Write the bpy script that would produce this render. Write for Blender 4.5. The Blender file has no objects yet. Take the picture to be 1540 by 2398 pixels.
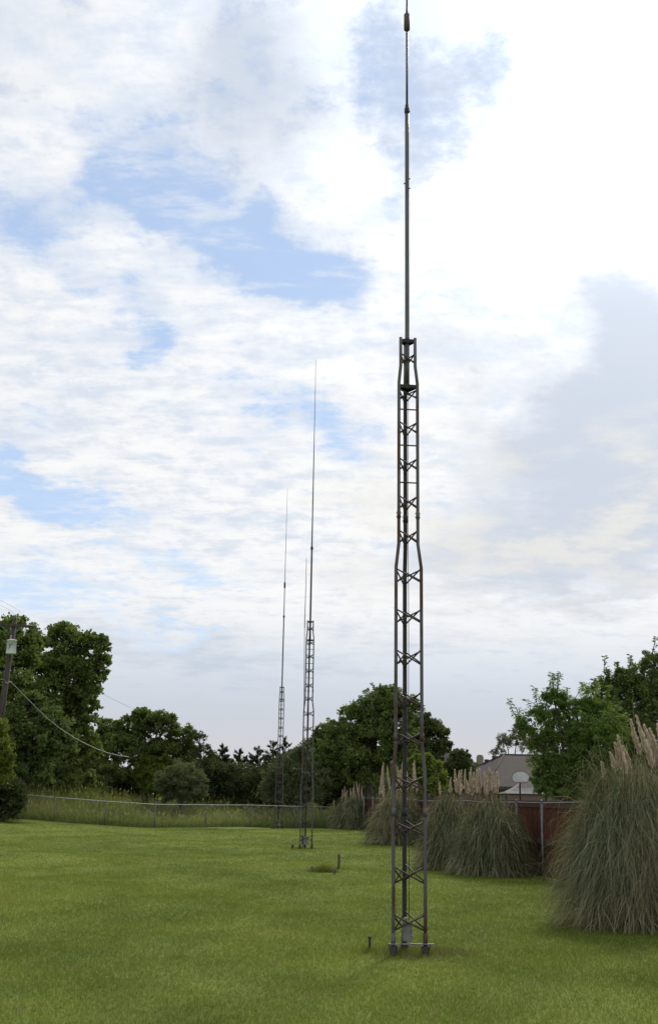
import bpy, math, random
import numpy as np
from mathutils import Vector, Matrix

R = math.radians
C = bpy.context.scene.collection
SC = bpy.context.scene

# ------------------------------------------------------------------ camera
F_PX, CX, CY = 2580.0, 770.0, 1199.0          # photograph measured on a 1540 x 2398 sheet
PITCH = math.atan((1866 - CY) / F_PX)
ROLL = R(1.0)
CAMZ = 1.75
cam = bpy.data.cameras.new('camera')
cam.sensor_fit = 'VERTICAL'
cam.sensor_height = 22.3
cam.lens = F_PX / 2398 * 22.3
cam.clip_start, cam.clip_end = 0.1, 5000
camo = bpy.data.objects.new('camera', cam)
C.objects.link(camo)
CM = Matrix.Rotation(math.pi / 2 + PITCH, 3, 'X') @ Matrix.Rotation(ROLL, 3, 'Z')
camo.matrix_world = Matrix.Translation((0, 0, CAMZ)) @ CM.to_4x4()
SC.camera = camo

def ray(px, py):
    return (CM @ Vector(((px - CX) / F_PX, -(py - CY) / F_PX, -1))).normalized()

def W(px, py, Y):                               # the point at distance Y (metres north) seen at px, py
    d = ray(px, py)
    return Vector((0, 0, CAMZ)) + d * (Y / d.y)

def G(px, py, z=0.0):                           # the point of the ground seen at px, py
    d = ray(px, py)
    return Vector((0, 0, CAMZ)) + d * ((z - CAMZ) / d.z)

def m_px(Y):                                    # metres per sheet pixel near the horizon at distance Y
    return Y / F_PX * 0.97

# ------------------------------------------------------------------ node helpers
class X:
    """a shader socket with arithmetic"""
    nt = None
    def __init__(s, v): s.v = v
    @staticmethod
    def m(op, *a):
        n = X.nt.nodes.new('ShaderNodeMath'); n.operation = op
        for i, q in enumerate(a):
            if isinstance(q, X): X.nt.links.new(q.v, n.inputs[i])
            else: n.inputs[i].default_value = q
        return X(n.outputs[0])
    def __add__(s, o): return X.m('ADD', s, o)
    __radd__ = __add__
    def __mul__(s, o): return X.m('MULTIPLY', s, o)
    __rmul__ = __mul__
    def __sub__(s, o): return X.m('SUBTRACT', s, o)
    def __rsub__(s, o): return X.m('SUBTRACT', o, s)
    def __truediv__(s, o): return X.m('DIVIDE', s, o)

def smooth(x, a, b, lo=0.0, hi=1.0):
    n = X.nt.nodes.new('ShaderNodeMapRange'); n.interpolation_type = 'SMOOTHSTEP'
    X.nt.links.new(x.v, n.inputs[0])
    for i, v in enumerate((a, b, lo, hi)): n.inputs[i + 1].default_value = v
    return X(n.outputs[0])

def mixc(f, a, b):
    n = X.nt.nodes.new('ShaderNodeMix'); n.data_type = 'RGBA'
    for q, i in ((f, 0), (a, 6), (b, 7)):
        if isinstance(q, X): X.nt.links.new(q.v, n.inputs[i])
        elif i == 0: n.inputs[0].default_value = q
        else: n.inputs[i].default_value = (*q, 1)
    return X(n.outputs[2])

def noise(vec, scale, detail=4, rough=0.55, out=0):
    n = X.nt.nodes.new('ShaderNodeTexNoise')
    n.inputs['Scale'].default_value = scale
    n.inputs['Detail'].default_value = detail
    n.inputs['Roughness'].default_value = rough
    if vec is not None: X.nt.links.new(vec.v, n.inputs['Vector'])
    return X(n.outputs[out])

def xyz(a, b, c):
    n = X.nt.nodes.new('ShaderNodeCombineXYZ')
    for i, q in enumerate((a, b, c)):
        if isinstance(q, X): X.nt.links.new(q.v, n.inputs[i])
        else: n.inputs[i].default_value = q
    return X(n.outputs[0])

def sep(v):
    n = X.nt.nodes.new('ShaderNodeSeparateXYZ'); X.nt.links.new(v.v, n.inputs[0])
    return [X(o) for o in n.outputs]

# ------------------------------------------------------------------ sky, sun, exposure
CLOUD_BACK_FILL = 0.25
SUN_AZ, SUN_EL = R(21), R(41)                   # ahead of the camera, to the right, behind thin cloud
world = bpy.data.worlds.new('World')
SC.world = world
world.use_nodes = True
nt = world.node_tree
nt.nodes.clear()
X.nt = nt
out = nt.nodes.new('ShaderNodeOutputWorld')
sky = nt.nodes.new('ShaderNodeTexSky'); sky.sky_type = 'NISHITA'
sky.sun_disc = False
sky.sun_elevation, sky.sun_rotation = SUN_EL, SUN_AZ
sky.air_density, sky.dust_density, sky.ozone_density = 1.0, 0.3, 3.0
bg_sky = nt.nodes.new('ShaderNodeBackground'); bg_sky.inputs[1].default_value = 0.14
X.nt = nt
nt.links.new(mixc(0.6, X(sky.outputs[0]), (3.7, 4.8, 6.5)).v, bg_sky.inputs[0])   # the blue is veiled by thin high haze
tc = nt.nodes.new('ShaderNodeTexCoord')
DIR = X(tc.outputs['Generated'])
dx, dy, dz = sep(DIR)
AZ = X.m('ARCTAN2', dx, dy) * (180 / math.pi)
EL = X.m('ARCSINE', dz) * (180 / math.pi)
zz = X.m('MAXIMUM', dz, 0.0) + 0.16
PL = xyz(dx / zz, dy / zz, 0.0)                 # the cloud deck seen from below
w1 = noise(PL, 2.2, 6, 0.6, 1); w1x, w1y, _ = sep(w1)
w2 = noise(PL, 9.0, 5, 0.6, 1); w2x, w2y, _ = sep(w2)
AZW = AZ + (w1x - 0.5) * 9.0 + (w2x - 0.5) * 4.0
ELW = EL + (w1y - 0.5) * 7.0 + (w2y - 0.5) * 3.0

def blob(px, py, rx, ry, ang=0.0, amp=1.0, warp=True):
    """a soft patch of sky round one direction, radii in degrees, turned by ang"""
    d = ray(px, py)
    a0, e0 = math.degrees(math.atan2(d.x, d.y)), math.degrees(math.asin(d.z))
    k = math.cos(R(e0))
    u = ((AZW if warp else AZ) - a0) * k
    v = (ELW if warp else EL) - e0
    c, s = math.cos(R(ang)), math.sin(R(ang))
    p = (u * c + v * s) * (1 / rx)
    q = (v * c - u * s) * (1 / ry)
    return X.m('POWER', 2.718, (p * p + q * q) * -1.0) * amp

def total(lst):
    s = lst[0]
    for b in lst[1:]: s = s + b
    return s

fb = noise(PL, 3.4, 9, 0.64)
fb2 = noise(PL, 14.0, 8, 0.66)
fb3 = noise(xyz(dx / zz * 1.0, dy / zz * 2.4, 3.1), 7.0, 7, 0.62)
holes = total([
    blob(300, 385, 2.2, 1.0, -26, .8), blob(440, 455, 4.2, 1.9, -30, 1.05), blob(600, 555, 4.6, 2.0, -30, 1.15), blob(745, 630, 3.2, 1.8, -28, 1.15),
    blob(20, 490, 3.4, 1.5, 8, .95), blob(200, 440, 3, .8, 0, .35),
    blob(990, 350, 2.0, 3.4, -25, .95), blob(900, 150, 3.0, 2.0, -30, .6), blob(1090, 130, 3.6, 1.6, 25, .5), blob(1120, 300, 1.8, 1.2, 40, .4), blob(560, 180, 3.5, 3.0, -15, .25),
    blob(370, 815, 1.3, 0.9, -40, .85), blob(310, 710, 2.6, 1.5, -40, .55), blob(640, 950, 2.6, 1.0, -14, .7),
    blob(770, 1045, 2.8, 1.0, -10, .85), blob(90, 1140, 4.0, 1.0, -14, 1.05), blob(200, 1185, 2.2, .7, -10, .6),
    blob(390, 1310, 3.0, .6, -8, .75), blob(470, 1365, 2.8, .5, -6, .6), blob(50, 1365, 4.2, 1.3, -12, .95), blob(20, 1090, 2.4, .7, -14, .6),
    blob(640, 830, 2.4, 1.0, -20, .45), blob(440, 1490, 4.6, .5, -4, .6), blob(120, 600, 3, 1, -10, .4),
    blob(-500, 700, 8, 4, -20, .9), blob(-900, -400, 14, 8, 20, .9), blob(400, -900, 12, 6, 10, .8)])
hole = smooth(holes + (fb - 0.5) * 1.2 + (fb2 - 0.5) * 2.3 + smooth(AZ, 12, -8) * .08, 0.16, 1.10)
lump = total([
    blob(1500, 760, 3.2, 4.6, 35, 1.2), blob(1300, 1060, 6.0, 3.6, 34, 1.1), blob(1500, 1130, 5, 5.5, 0, 1.0),
    blob(1290, 1330, 7, 2.6, 8, .65), blob(570, 215, 4.6, 3.6, -60, 1.1), blob(60, 60, 5, 4, 0, .45),
    blob(900, 830, 3.0, 1.0, 10, .6), blob(1010, 20, 5.5, 3.2, 0, .95), blob(990, 240, 3.0, 4.6, -25, .9), blob(1110, 200, 2.6, 1.6, 35, .5),
    blob(1000, 1350, 5, 1.5, 0, .4), blob(250, 1500, 9, 1.2, -3, .5), blob(700, 1530, 10, 1.4, 3, .45), blob(1080, 900, 3, 2, 0, .3)])
grey = smooth(lump + (fb - 0.5) * 2.2 + (fb3 - 0.5) * .8 + (fb2 - 0.5) * .8, 0.10, 1.20)
dapple = smooth(fb2 * 0.55 + fb3 * 0.45 + smooth(EL, 14.0, 7.0) * .10, 0.36, 0.60)
low = smooth(EL, 3.5, 10.5)                     # 0 at the horizon, 1 well above it
cl = mixc(dapple, (0.72, 0.79, 0.90), (1.0, 1.0, 1.0))
cl = mixc(grey, cl, (0.645, 0.705, 0.805))
cream = smooth(EL, 7.0, 13.0) * (1 - smooth(EL, 14.0, 24.0)) * smooth(AZ, -6, 6) * smooth(fb, .42, .6)
cl = mixc(cream * 0.55, cl, (1.0, 0.95, 0.83))
hz = mixc(smooth(EL, 1.0, 7.0), (0.66, 0.655, 0.69), (0.575, 0.66, 0.775))
cl = mixc((1 - low) * 0.92, cl, hz)
sd = Vector((math.sin(SUN_AZ) * math.cos(SUN_EL), math.cos(SUN_AZ) * math.cos(SUN_EL), math.sin(SUN_EL)))
dp = nt.nodes.new('ShaderNodeVectorMath'); dp.operation = 'DOT_PRODUCT'
nt.links.new(DIR.v, dp.inputs[0]); dp.inputs[1].default_value = sd
ANG = X.m('ARCCOSINE', X.m('MINIMUM', X(dp.outputs['Value']), 0.99999)) * (180 / math.pi)
gl = X.m('POWER', 2.718, ANG * ANG * (-1 / 120.0)) * 2.6 + X.m('POWER', 2.718, ANG * ANG * (-1 / 700.0)) * 0.25
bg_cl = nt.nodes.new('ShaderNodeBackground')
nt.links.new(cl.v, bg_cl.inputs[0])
back = smooth(dy, 0.15, -0.7)                   # unseen clouds behind the camera, brightness added as fill on surfaces facing it
thick = (1 - 0.74 * hole) * (1 - 0.42 * grey)   # thick and torn cloud does not glow round the sun
nt.links.new((gl * thick + 0.93 + back * CLOUD_BACK_FILL).v, bg_cl.inputs[1])
mx = nt.nodes.new('ShaderNodeMixShader')
blue = hole * smooth(EL, 3.0, 9.0) * (0.93 - 0.45 * smooth(fb3, .48, .68)) * smooth(EL, 4.0, 22.0, .72, 1.0) * smooth(AZ, 0.5, 5.0, 1.0, .6)
nt.links.new((1 - blue).v, mx.inputs[0])
nt.links.new(bg_sky.outputs[0], mx.inputs[1])
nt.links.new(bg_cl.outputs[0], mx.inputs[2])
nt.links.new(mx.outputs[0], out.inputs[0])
world.cycles.sampling_method = 'MANUAL'
world.cycles.sample_map_resolution = 512

sun = bpy.data.lights.new('sun', 'SUN')
sun.energy, sun.angle, sun.color = 2.6, R(8), (1.0, 0.92, 0.78)
suno = bpy.data.objects.new('sun', sun)
C.objects.link(suno)
suno.rotation_euler = Vector(-sd).to_track_quat('-Z', 'Y').to_euler()
suno.location = sd * 60

SC.view_settings.view_transform = 'Standard'
SC.view_settings.look = 'None'
SC.view_settings.exposure = 0.0
SC.view_settings.gamma = 1.0
SC.cycles.max_bounces = 8
SC.cycles.transparent_max_bounces = 8

# ------------------------------------------------------------------ materials
def newmat(name):
    m = bpy.data.materials.new(name); m.use_nodes = True
    m.node_tree.nodes.clear(); X.nt = m.node_tree
    return m

def finish(m, shader):
    o = m.node_tree.nodes.new('ShaderNodeOutputMaterial')
    m.node_tree.links.new(shader, o.inputs[0])
    return m

def setin(n, key, v):
    if isinstance(v, X): X.nt.links.new(v.v, n.inputs[key])
    elif isinstance(v, tuple): n.inputs[key].default_value = (*v, 1)
    else: n.inputs[key].default_value = v

def principled(col, rough=0.7, metal=0.0, spec=0.4, bump=None, bump_d=0.01):
    p = X.nt.nodes.new('ShaderNodeBsdfPrincipled')
    setin(p, 'Base Color', col); setin(p, 'Roughness', rough); setin(p, 'Metallic', metal)
    p.inputs['Specular IOR Level'].default_value = spec
    if bump is not None:
        b = X.nt.nodes.new('ShaderNodeBump'); b.inputs['Distance'].default_value = bump_d
        setin(b, 'Height', bump); X.nt.links.new(b.outputs[0], p.inputs['Normal'])
    return p.outputs[0]

def objco():
    return X(X.nt.nodes.new('ShaderNodeTexCoord').outputs['Object'])

def pos():
    return X(X.nt.nodes.new('ShaderNodeNewGeometry').outputs['Position'])

def attr(name):
    n = X.nt.nodes.new('ShaderNodeAttribute'); n.attribute_name = name
    return X(n.outputs['Fac'])

def mat_two(name, a, b, scale, rough=0.7, metal=0.0, lo=.4, hi=.6, stretch=None, bump_d=0.004, spec=.4, detail=6):
    m = newmat(name); v = objco()
    if stretch:
        x, y, z = sep(v); v = xyz(x * stretch[0], y * stretch[1], z * stretch[2])
    n = noise(v, scale, detail, 0.6)
    return finish(m, principled(mixc(smooth(n, lo, hi), a, b), rough, metal, spec, n, bump_d))

def mat_leaf(name, dark, light, trans=0.35, warm=(0.12, 0.13, 0.025), nscale=0.5):
    """leaf colour: each leaf its own tint, patches of the plant greener or yellower"""
    m = newmat(name)
    t = attr('tint')
    n = noise(pos(), nscale, 3, .5)
    c = mixc(smooth(t * 0.6 + n * 0.5, .22, .80), dark, light)
    c = mixc(smooth(t, .88, 1.0) * 0.7, c, warm)
    d = X.nt.nodes.new('ShaderNodeBsdfDiffuse'); setin(d, 'Color', c)
    tr = X.nt.nodes.new('ShaderNodeBsdfTranslucent'); setin(tr, 'Color', mixc(.35, c, (.16, .20, .02)))
    g = X.nt.nodes.new('ShaderNodeBsdfGlossy'); g.inputs['Roughness'].default_value = .45
    g.inputs['Color'].default_value = (.8, .8, .8, 1)
    a = X.nt.nodes.new('ShaderNodeMixShader'); a.inputs[0].default_value = trans
    X.nt.links.new(d.outputs[0], a.inputs[1]); X.nt.links.new(tr.outputs[0], a.inputs[2])
    b = X.nt.nodes.new('ShaderNodeMixShader'); b.inputs[0].default_value = .012
    X.nt.links.new(a.outputs[0], b.inputs[1]); X.nt.links.new(g.outputs[0], b.inputs[2])
    return finish(m, b.outputs[0])

SOIL = [(G(954, 2236), .75), (G(1060, 2236), .35), (G(715, 1990), .9), (G(651, 1941), .9)]
def bare():
    x, y, z = sep(pos()); s_ = None
    for p_, r_ in SOIL:
        u = (x - p_.x) * (1 / r_); v = (y - p_.y) * (1 / r_)
        e = X.m('POWER', 2.718, (u * u + v * v) * -1.0)
        s_ = e if s_ is None else s_ + e
    return smooth(s_ * .62 + noise(pos(), 5, 5, .65) * .8, .72, 1.0)

def lawn_colour():
    """mown lawn: yellow green with duller, browner and deeper patches, the same on soil and blades"""
    x, y, z = sep(pos())
    v = xyz(x, y * 0.55, 0.0)
    big = noise(v, 0.22, 4, .55)
    mid = noise(v, 1.3, 5, .6)
    c = mixc(smooth(big * .6 + mid * .4, .36, .62), LAWN_D, LAWN_L)
    c = mixc(smooth(noise(v, .8, 4, .6), .56, .72) * .45, c, LAWN_Y)
    c = mixc(smooth(noise(v, 2.6, 5, .65), .57, .72) * .7, c, LAWN_B)
    c = mixc(smooth(noise(xyz(x, y * .6, 2.0), 5.5, 4, .6), .60, .72) * .5, c, (.045, .075, .018))   # darker clover tufts
    c = mixc(bare() * .5, c, (.085, .068, .040))
    return c

LAWN_D, LAWN_L, LAWN_Y, LAWN_B = (.088, .124, .024), (.158, .196, .036), (.200, .196, .044), (.124, .108, .048)

m = newmat('mown_lawn_blades')
t = attr('tint')
c = lawn_colour()
c = mixc(smooth(t, 0, 1) * .45, c, (.20, .235, .048))
c = mixc(smooth(t, .96, 1.0) * .6, c, (.20, .17, .07))
d = X.nt.nodes.new('ShaderNodeBsdfDiffuse'); setin(d, 'Color', c)
tr = X.nt.nodes.new('ShaderNodeBsdfTranslucent'); setin(tr, 'Color', c)
a = X.nt.nodes.new('ShaderNodeMixShader'); a.inputs[0].default_value = .55
X.nt.links.new(d.outputs[0], a.inputs[1]); X.nt.links.new(tr.outputs[0], a.inputs[2])
M_BLADE = finish(m, a.outputs[0])

m = newmat('lawn_ground')
c = lawn_colour()
x, y, z = sep(pos())
fine = noise(pos(), 24, 6, .7)
c = mixc(smooth(fine, .38, .62) * .35, c, (.080, .108, .024))
M_GROUND = finish(m, principled(c, .95, 0, .1, fine, .02))

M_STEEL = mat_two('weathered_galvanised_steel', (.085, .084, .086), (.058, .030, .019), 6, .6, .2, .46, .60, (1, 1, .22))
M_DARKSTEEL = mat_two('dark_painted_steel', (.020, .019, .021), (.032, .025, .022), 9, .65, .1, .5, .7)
M_BRACE = mat_two('rusty_brace_rod', (.042, .036, .034), (.045, .024, .017), 11, .65, .2, .42, .6)
M_POLE = mat_two('grey_aluminium_tube', (.095, .10, .096), (.07, .073, .07), 6, .45, .5, .4, .6, (1, 1, .2))
M_COIL = mat_two('brown_coil_cover', (.09, .05, .038), (.05, .032, .028), 30, .6, 0, .4, .6)
M_BOX = mat_two('grey_enclosure_paint', (.17, .17, .165), (.10, .095, .09), 14, .5, .1, .45, .7)
M_BAR = mat_two('bare_flat_bar', (.19, .185, .175), (.10, .085, .072), 16, .5, .3, .45, .6)
M_FOOT = mat_two('dark_pier', (.055, .055, .058), (.035, .033, .032), 12, .8, 0, .4, .6)
M_CABLE = mat_two('black_cable', (.02, .02, .02), (.03, .03, .03), 12, .6)
M_GALV = mat_two('galvanised_fence_steel', (.115, .12, .122), (.075, .078, .08), 9, .4, .4, .4, .65)
M_RAIL = mat_two('bright_top_rail', (.30, .315, .325), (.22, .235, .24), 9, .35, .5, .4, .65)
M_WIRE = mat_two('fence_wire', (.20, .21, .21), (.13, .13, .13), 9, .5, .4)
M_POST = mat_two('weathered_wood_post', (.055, .042, .036), (.09, .07, .06), 7, .9, 0, .4, .6, (3, 3, .4))
M_STUB = mat_two('greyed_wood_stub', (.13, .105, .09), (.08, .065, .055), 9, .9, 0, .4, .6, (3, 3, .5))
M_UPOLE = mat_two('creosoted_pole_wood', (.038, .028, .025), (.062, .048, .042), 3, .9, 0, .4, .6, (4, 4, .3))
M_TRANS = mat_two('transformer_grey_enamel', (.60, .645, .70), (.50, .545, .60), 3, .4, 0, .4, .7)
M_PORC = mat_two('porcelain', (.30, .24, .22), (.22, .17, .16), 12, .3)
M_LINE = mat_two('grey_line_wire', (.18, .18, .17), (.13, .13, .125), 8, .5, .3)
M_THIN = mat_two('dark_line_wire', (.10, .10, .11), (.08, .08, .08), 8, .5, .3)
M_BARK = mat_two('bark', (.045, .036, .030), (.085, .070, .058), 5, .95, 0, .4, .6, (2, 2, .5), .03)
M_SHINGLE = None

m = newmat('stained_fence_boards')
v = objco(); x, y, z = sep(v)
n = noise(xyz(x * 7, y * 7, z * .7), 3, 6, .6)
n2 = noise(v, 1.2, 3, .5)
M_BOARD = finish(m, principled(mixc(smooth(n * .6 + n2 * .4, .38, .62), (.098, .036, .023), (.060, .022, .015)), .95, 0, .08, n, .004))
M_TRIM = mat_two('stained_trim_board', (.070, .024, .019), (.048, .017, .014), 5, .95, 0, .4, .6, (1, 1, 4))

m = newmat('brown_asphalt_shingles')
v = objco()
bt = X.nt.nodes.new('ShaderNodeTexBrick')
X.nt.links.new(v.v, bt.inputs['Vector'])
for k, q in (('Scale', 5.0), ('Mortar Size', .02), ('Brick Width', .5), ('Row Height', .22)): bt.inputs[k].default_value = q
bt.inputs['Color1'].default_value = (.052, .042, .038, 1); bt.inputs['Color2'].default_value = (.037, .030, .027, 1)
bt.inputs['Mortar'].default_value = (.03, .026, .025, 1)
c = mixc(smooth(noise(v, 1.4, 5, .6), .4, .65) * .4, X(bt.outputs[0]), (.058, .048, .043))
M_ROOF = finish(m, principled(c, .9, 0, .2, noise(v, 30, 4), .01))
m = newmat('brown_house_brick')
v = objco(); x, y, z = sep(v)
bt = X.nt.nodes.new('ShaderNodeTexBrick')
X.nt.links.new(xyz(x + y, z, 0.0).v, bt.inputs['Vector'])
for k, q in (('Scale', 4.5), ('Mortar Size', .02)): bt.inputs[k].default_value = q
bt.inputs['Color1'].default_value = (.16, .10, .08, 1); bt.inputs['Color2'].default_value = (.12, .075, .06, 1)
bt.inputs['Mortar'].default_value = (.22, .2, .18, 1)
M_BRICK = finish(m, principled(X(bt.outputs[0]), .9, 0, .2))
M_CHIM = mat_two('tan_chimney_brick', (.26, .22, .155), (.19, .16, .11), 6, .9)
M_FASCIA = mat_two('dark_fascia', (.05, .042, .038), (.035, .03, .028), 4, .7)
M_CANVAS = mat_two('grey_canopy_cloth', (.17, .16, .155), (.13, .12, .12), 3, .9)
M_BBOARD = mat_two('frosted_backboard', (.40, .41, .46), (.34, .35, .40), 2, .3)
M_HOOP = mat_two('orange_hoop', (.35, .09, .03), (.28, .07, .03), 6, .5)
M_GLASS = mat_two('dark_window_glass', (.03, .035, .04), (.05, .055, .06), 1, .1)
M_WHITE = mat_two('white_window_paint', (.7, .7, .68), (.6, .6, .58), 3, .6)

# ------------------------------------------------------------------ mesh helpers
def link(o, parent=None):
    C.objects.link(o)
    if parent is not None: o.parent = parent
    return o

def tag(o, label=None, cat=None, group=None, kind=None):
    if label: o['label'] = label
    if cat: o['category'] = cat
    if group: o['group'] = group
    if kind: o['kind'] = kind
    return o

def empty(name, loc=(0, 0, 0), label=None, cat=None, group=None):
    o = bpy.data.objects.new(name, None); o.empty_display_size = .2
    o.location = loc
    return tag(link(o), label, cat, group)

def np_mesh(name, V, nper, mat, parent=None, tint=None, smooth_=False, origin=None):
    """V: (faces, nper, 3) array, faces not shared"""
    V = np.asarray(V, dtype=np.float32)
    if origin is not None: V = V - np.asarray(origin, dtype=np.float32)
    nf = V.shape[0]
    me = bpy.data.meshes.new(name)
    me.vertices.add(nf * nper); me.vertices.foreach_set('co', V.reshape(-1))
    me.loops.add(nf * nper); me.loops.foreach_set('vertex_index', np.arange(nf * nper, dtype=np.int32))
    me.polygons.add(nf); me.polygons.foreach_set('loop_start', np.arange(0, nf * nper, nper, dtype=np.int32))
    try: me.polygons.foreach_set('loop_total', np.full(nf, nper, dtype=np.int32))
    except Exception: pass
    if tint is not None:
        at = me.attributes.new('tint', 'FLOAT', 'FACE')
        at.data.foreach_set('value', np.asarray(tint, dtype=np.float32))
    me.update(); me.validate()
    me.materials.append(mat)
    return link(bpy.data.objects.new(name, me), parent)

class MB:
    """collects shapes, then links them as ONE mesh object"""
    def __init__(s): s.v, s.f, s.sm = [], [], []
    def add(s, vs, fs, sm=False):
        b = len(s.v); s.v += [tuple(q) for q in vs]
        for f in fs: s.f.append([b + i for i in f]); s.sm.append(sm)
        return s
    def box(s, c, size, rz=0.0, m=None):
        hx, hy, hz = (q / 2 for q in size)
        vs = [Vector((sx * hx, sy * hy, sz * hz)) for sz in (-1, 1) for sy in (-1, 1) for sx in (-1, 1)]
        rot = m or Matrix.Rotation(rz, 3, 'Z')
        vs = [rot @ q + Vector(c) for q in vs]
        return s.add(vs, [(0, 2, 3, 1), (4, 5, 7, 6), (0, 1, 5, 4), (2, 6, 7, 3), (0, 4, 6, 2), (1, 3, 7, 5)])
    def tube(s, pts, rad, n=10, caps=True):
        pts = [Vector(p) for p in pts]
        if not hasattr(rad, '__len__'): rad = [rad] * len(pts)
        vs, fs = [], []
        ref = None
        for i, p in enumerate(pts):
            d = (pts[min(i + 1, len(pts) - 1)] - pts[max(i - 1, 0)]).normalized()
            if ref is None: ref = d.orthogonal().normalized()
            u = (ref - d * ref.dot(d)).normalized(); ref = u
            w = d.cross(u)
            for k in range(n):
                a = 2 * math.pi * k / n
                vs.append(p + (u * math.cos(a) + w * math.sin(a)) * rad[i])
        for i in range(len(pts) - 1):
            for k in range(n):
                fs.append((i * n + k, i * n + (k + 1) % n, (i + 1) * n + (k + 1) % n, (i + 1) * n + k))
        s.add(vs, fs, True)
        if caps:
            b = len(s.v) - len(vs)
            s.f.append([b + k for k in reversed(range(n))]); s.sm.append(False)
            s.f.append([b + (len(pts) - 1) * n + k for k in range(n)]); s.sm.append(False)
        return s
    def lathe(s, prof, c, n=16):
        return s.tube([Vector(c) + Vector((0, 0, z)) for r, z in prof], [max(r, 1e-4) for r, z in prof], n)
    def prism(s, poly, h, m):
        """poly: 2D outline; extruded by h along local z; m: 4x4"""
        k = len(poly)
        vs = [m @ Vector((x, y, -h / 2)) for x, y in poly] + [m @ Vector((x, y, h / 2)) for x, y in poly]
        fs = [list(reversed(range(k))), list(range(k, 2 * k))]
        fs += [(i, (i + 1) % k, k + (i + 1) % k, k + i) for i in range(k)]
        return s.add(vs, fs)
    def build(s, name, mat, parent=None):
        me = bpy.data.meshes.new(name)
        me.from_pydata(s.v, [], s.f); me.update()
        me.polygons.foreach_set('use_smooth', s.sm)
        me.materials.append(mat)
        return link(bpy.data.objects.new(name, me), parent)

# ------------------------------------------------------------------ ground
def sstep(a, b, x):
    t = np.clip((np.asarray(x, float) - a) / (b - a), 0, 1)
    return t * t * (3 - 2 * t)

def gz(x, y):
    x = np.asarray(x, float); y = np.asarray(y, float)
    z = .5 * sstep(-8, -18, x) * sstep(40, 58, y) + .9 * sstep(66, 92, y) * sstep(12, 2, x)
    u = (.035 * np.sin(x * .55 + y * .21) * np.sin(y * .33 - x * .12 + 1.0) + .02 * np.sin(x * 1.3 + 2) * np.sin(y * .9))
    return z + u * sstep(200, 90, y) * sstep(60, 40, np.abs(x))

def axis(parts):
    return np.unique(np.concatenate([np.linspace(a, b, n) for a, b, n in parts]))

gx = axis([(-1500, -60, 12), (-60, -25, 30), (-25, 15, 130), (15, 60, 30), (60, 1500, 12)])
gy = axis([(-1500, -20, 10), (-20, 4, 12), (4, 70, 190), (70, 120, 40), (120, 2500, 14)])
GX, GY = np.meshgrid(gx, gy)
GZ = gz(GX, GY)
nx, ny = len(gx), len(gy)
me = bpy.data.meshes.new('lawn')
vv = np.stack([GX, GY, GZ], -1).reshape(-1, 3)
idx = np.arange(nx * ny).reshape(ny, nx)
ff = np.stack([idx[:-1, :-1], idx[:-1, 1:], idx[1:, 1:], idx[1:, :-1]], -1).reshape(-1, 4)
me.from_pydata(vv.tolist(), [], ff.tolist()); me.update()
me.polygons.foreach_set('use_smooth', [True] * len(me.polygons))
me.materials.append(M_GROUND)
tag(link(bpy.data.objects.new('lawn', me)), kind='structure')

def ground(p, dz=0.0):
    return Vector((p[0], p[1], float(gz(p[0], p[1])) + dz))

def fence_x(y): return 4.98 - .078 * (y - 26)       # the chain-link line on the right
def wood_x(y): return fence_x(y) + .45

rng = np.random.default_rng(7)

def unit(v): return v / np.maximum(np.linalg.norm(v, axis=-1, keepdims=True), 1e-9)

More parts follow.
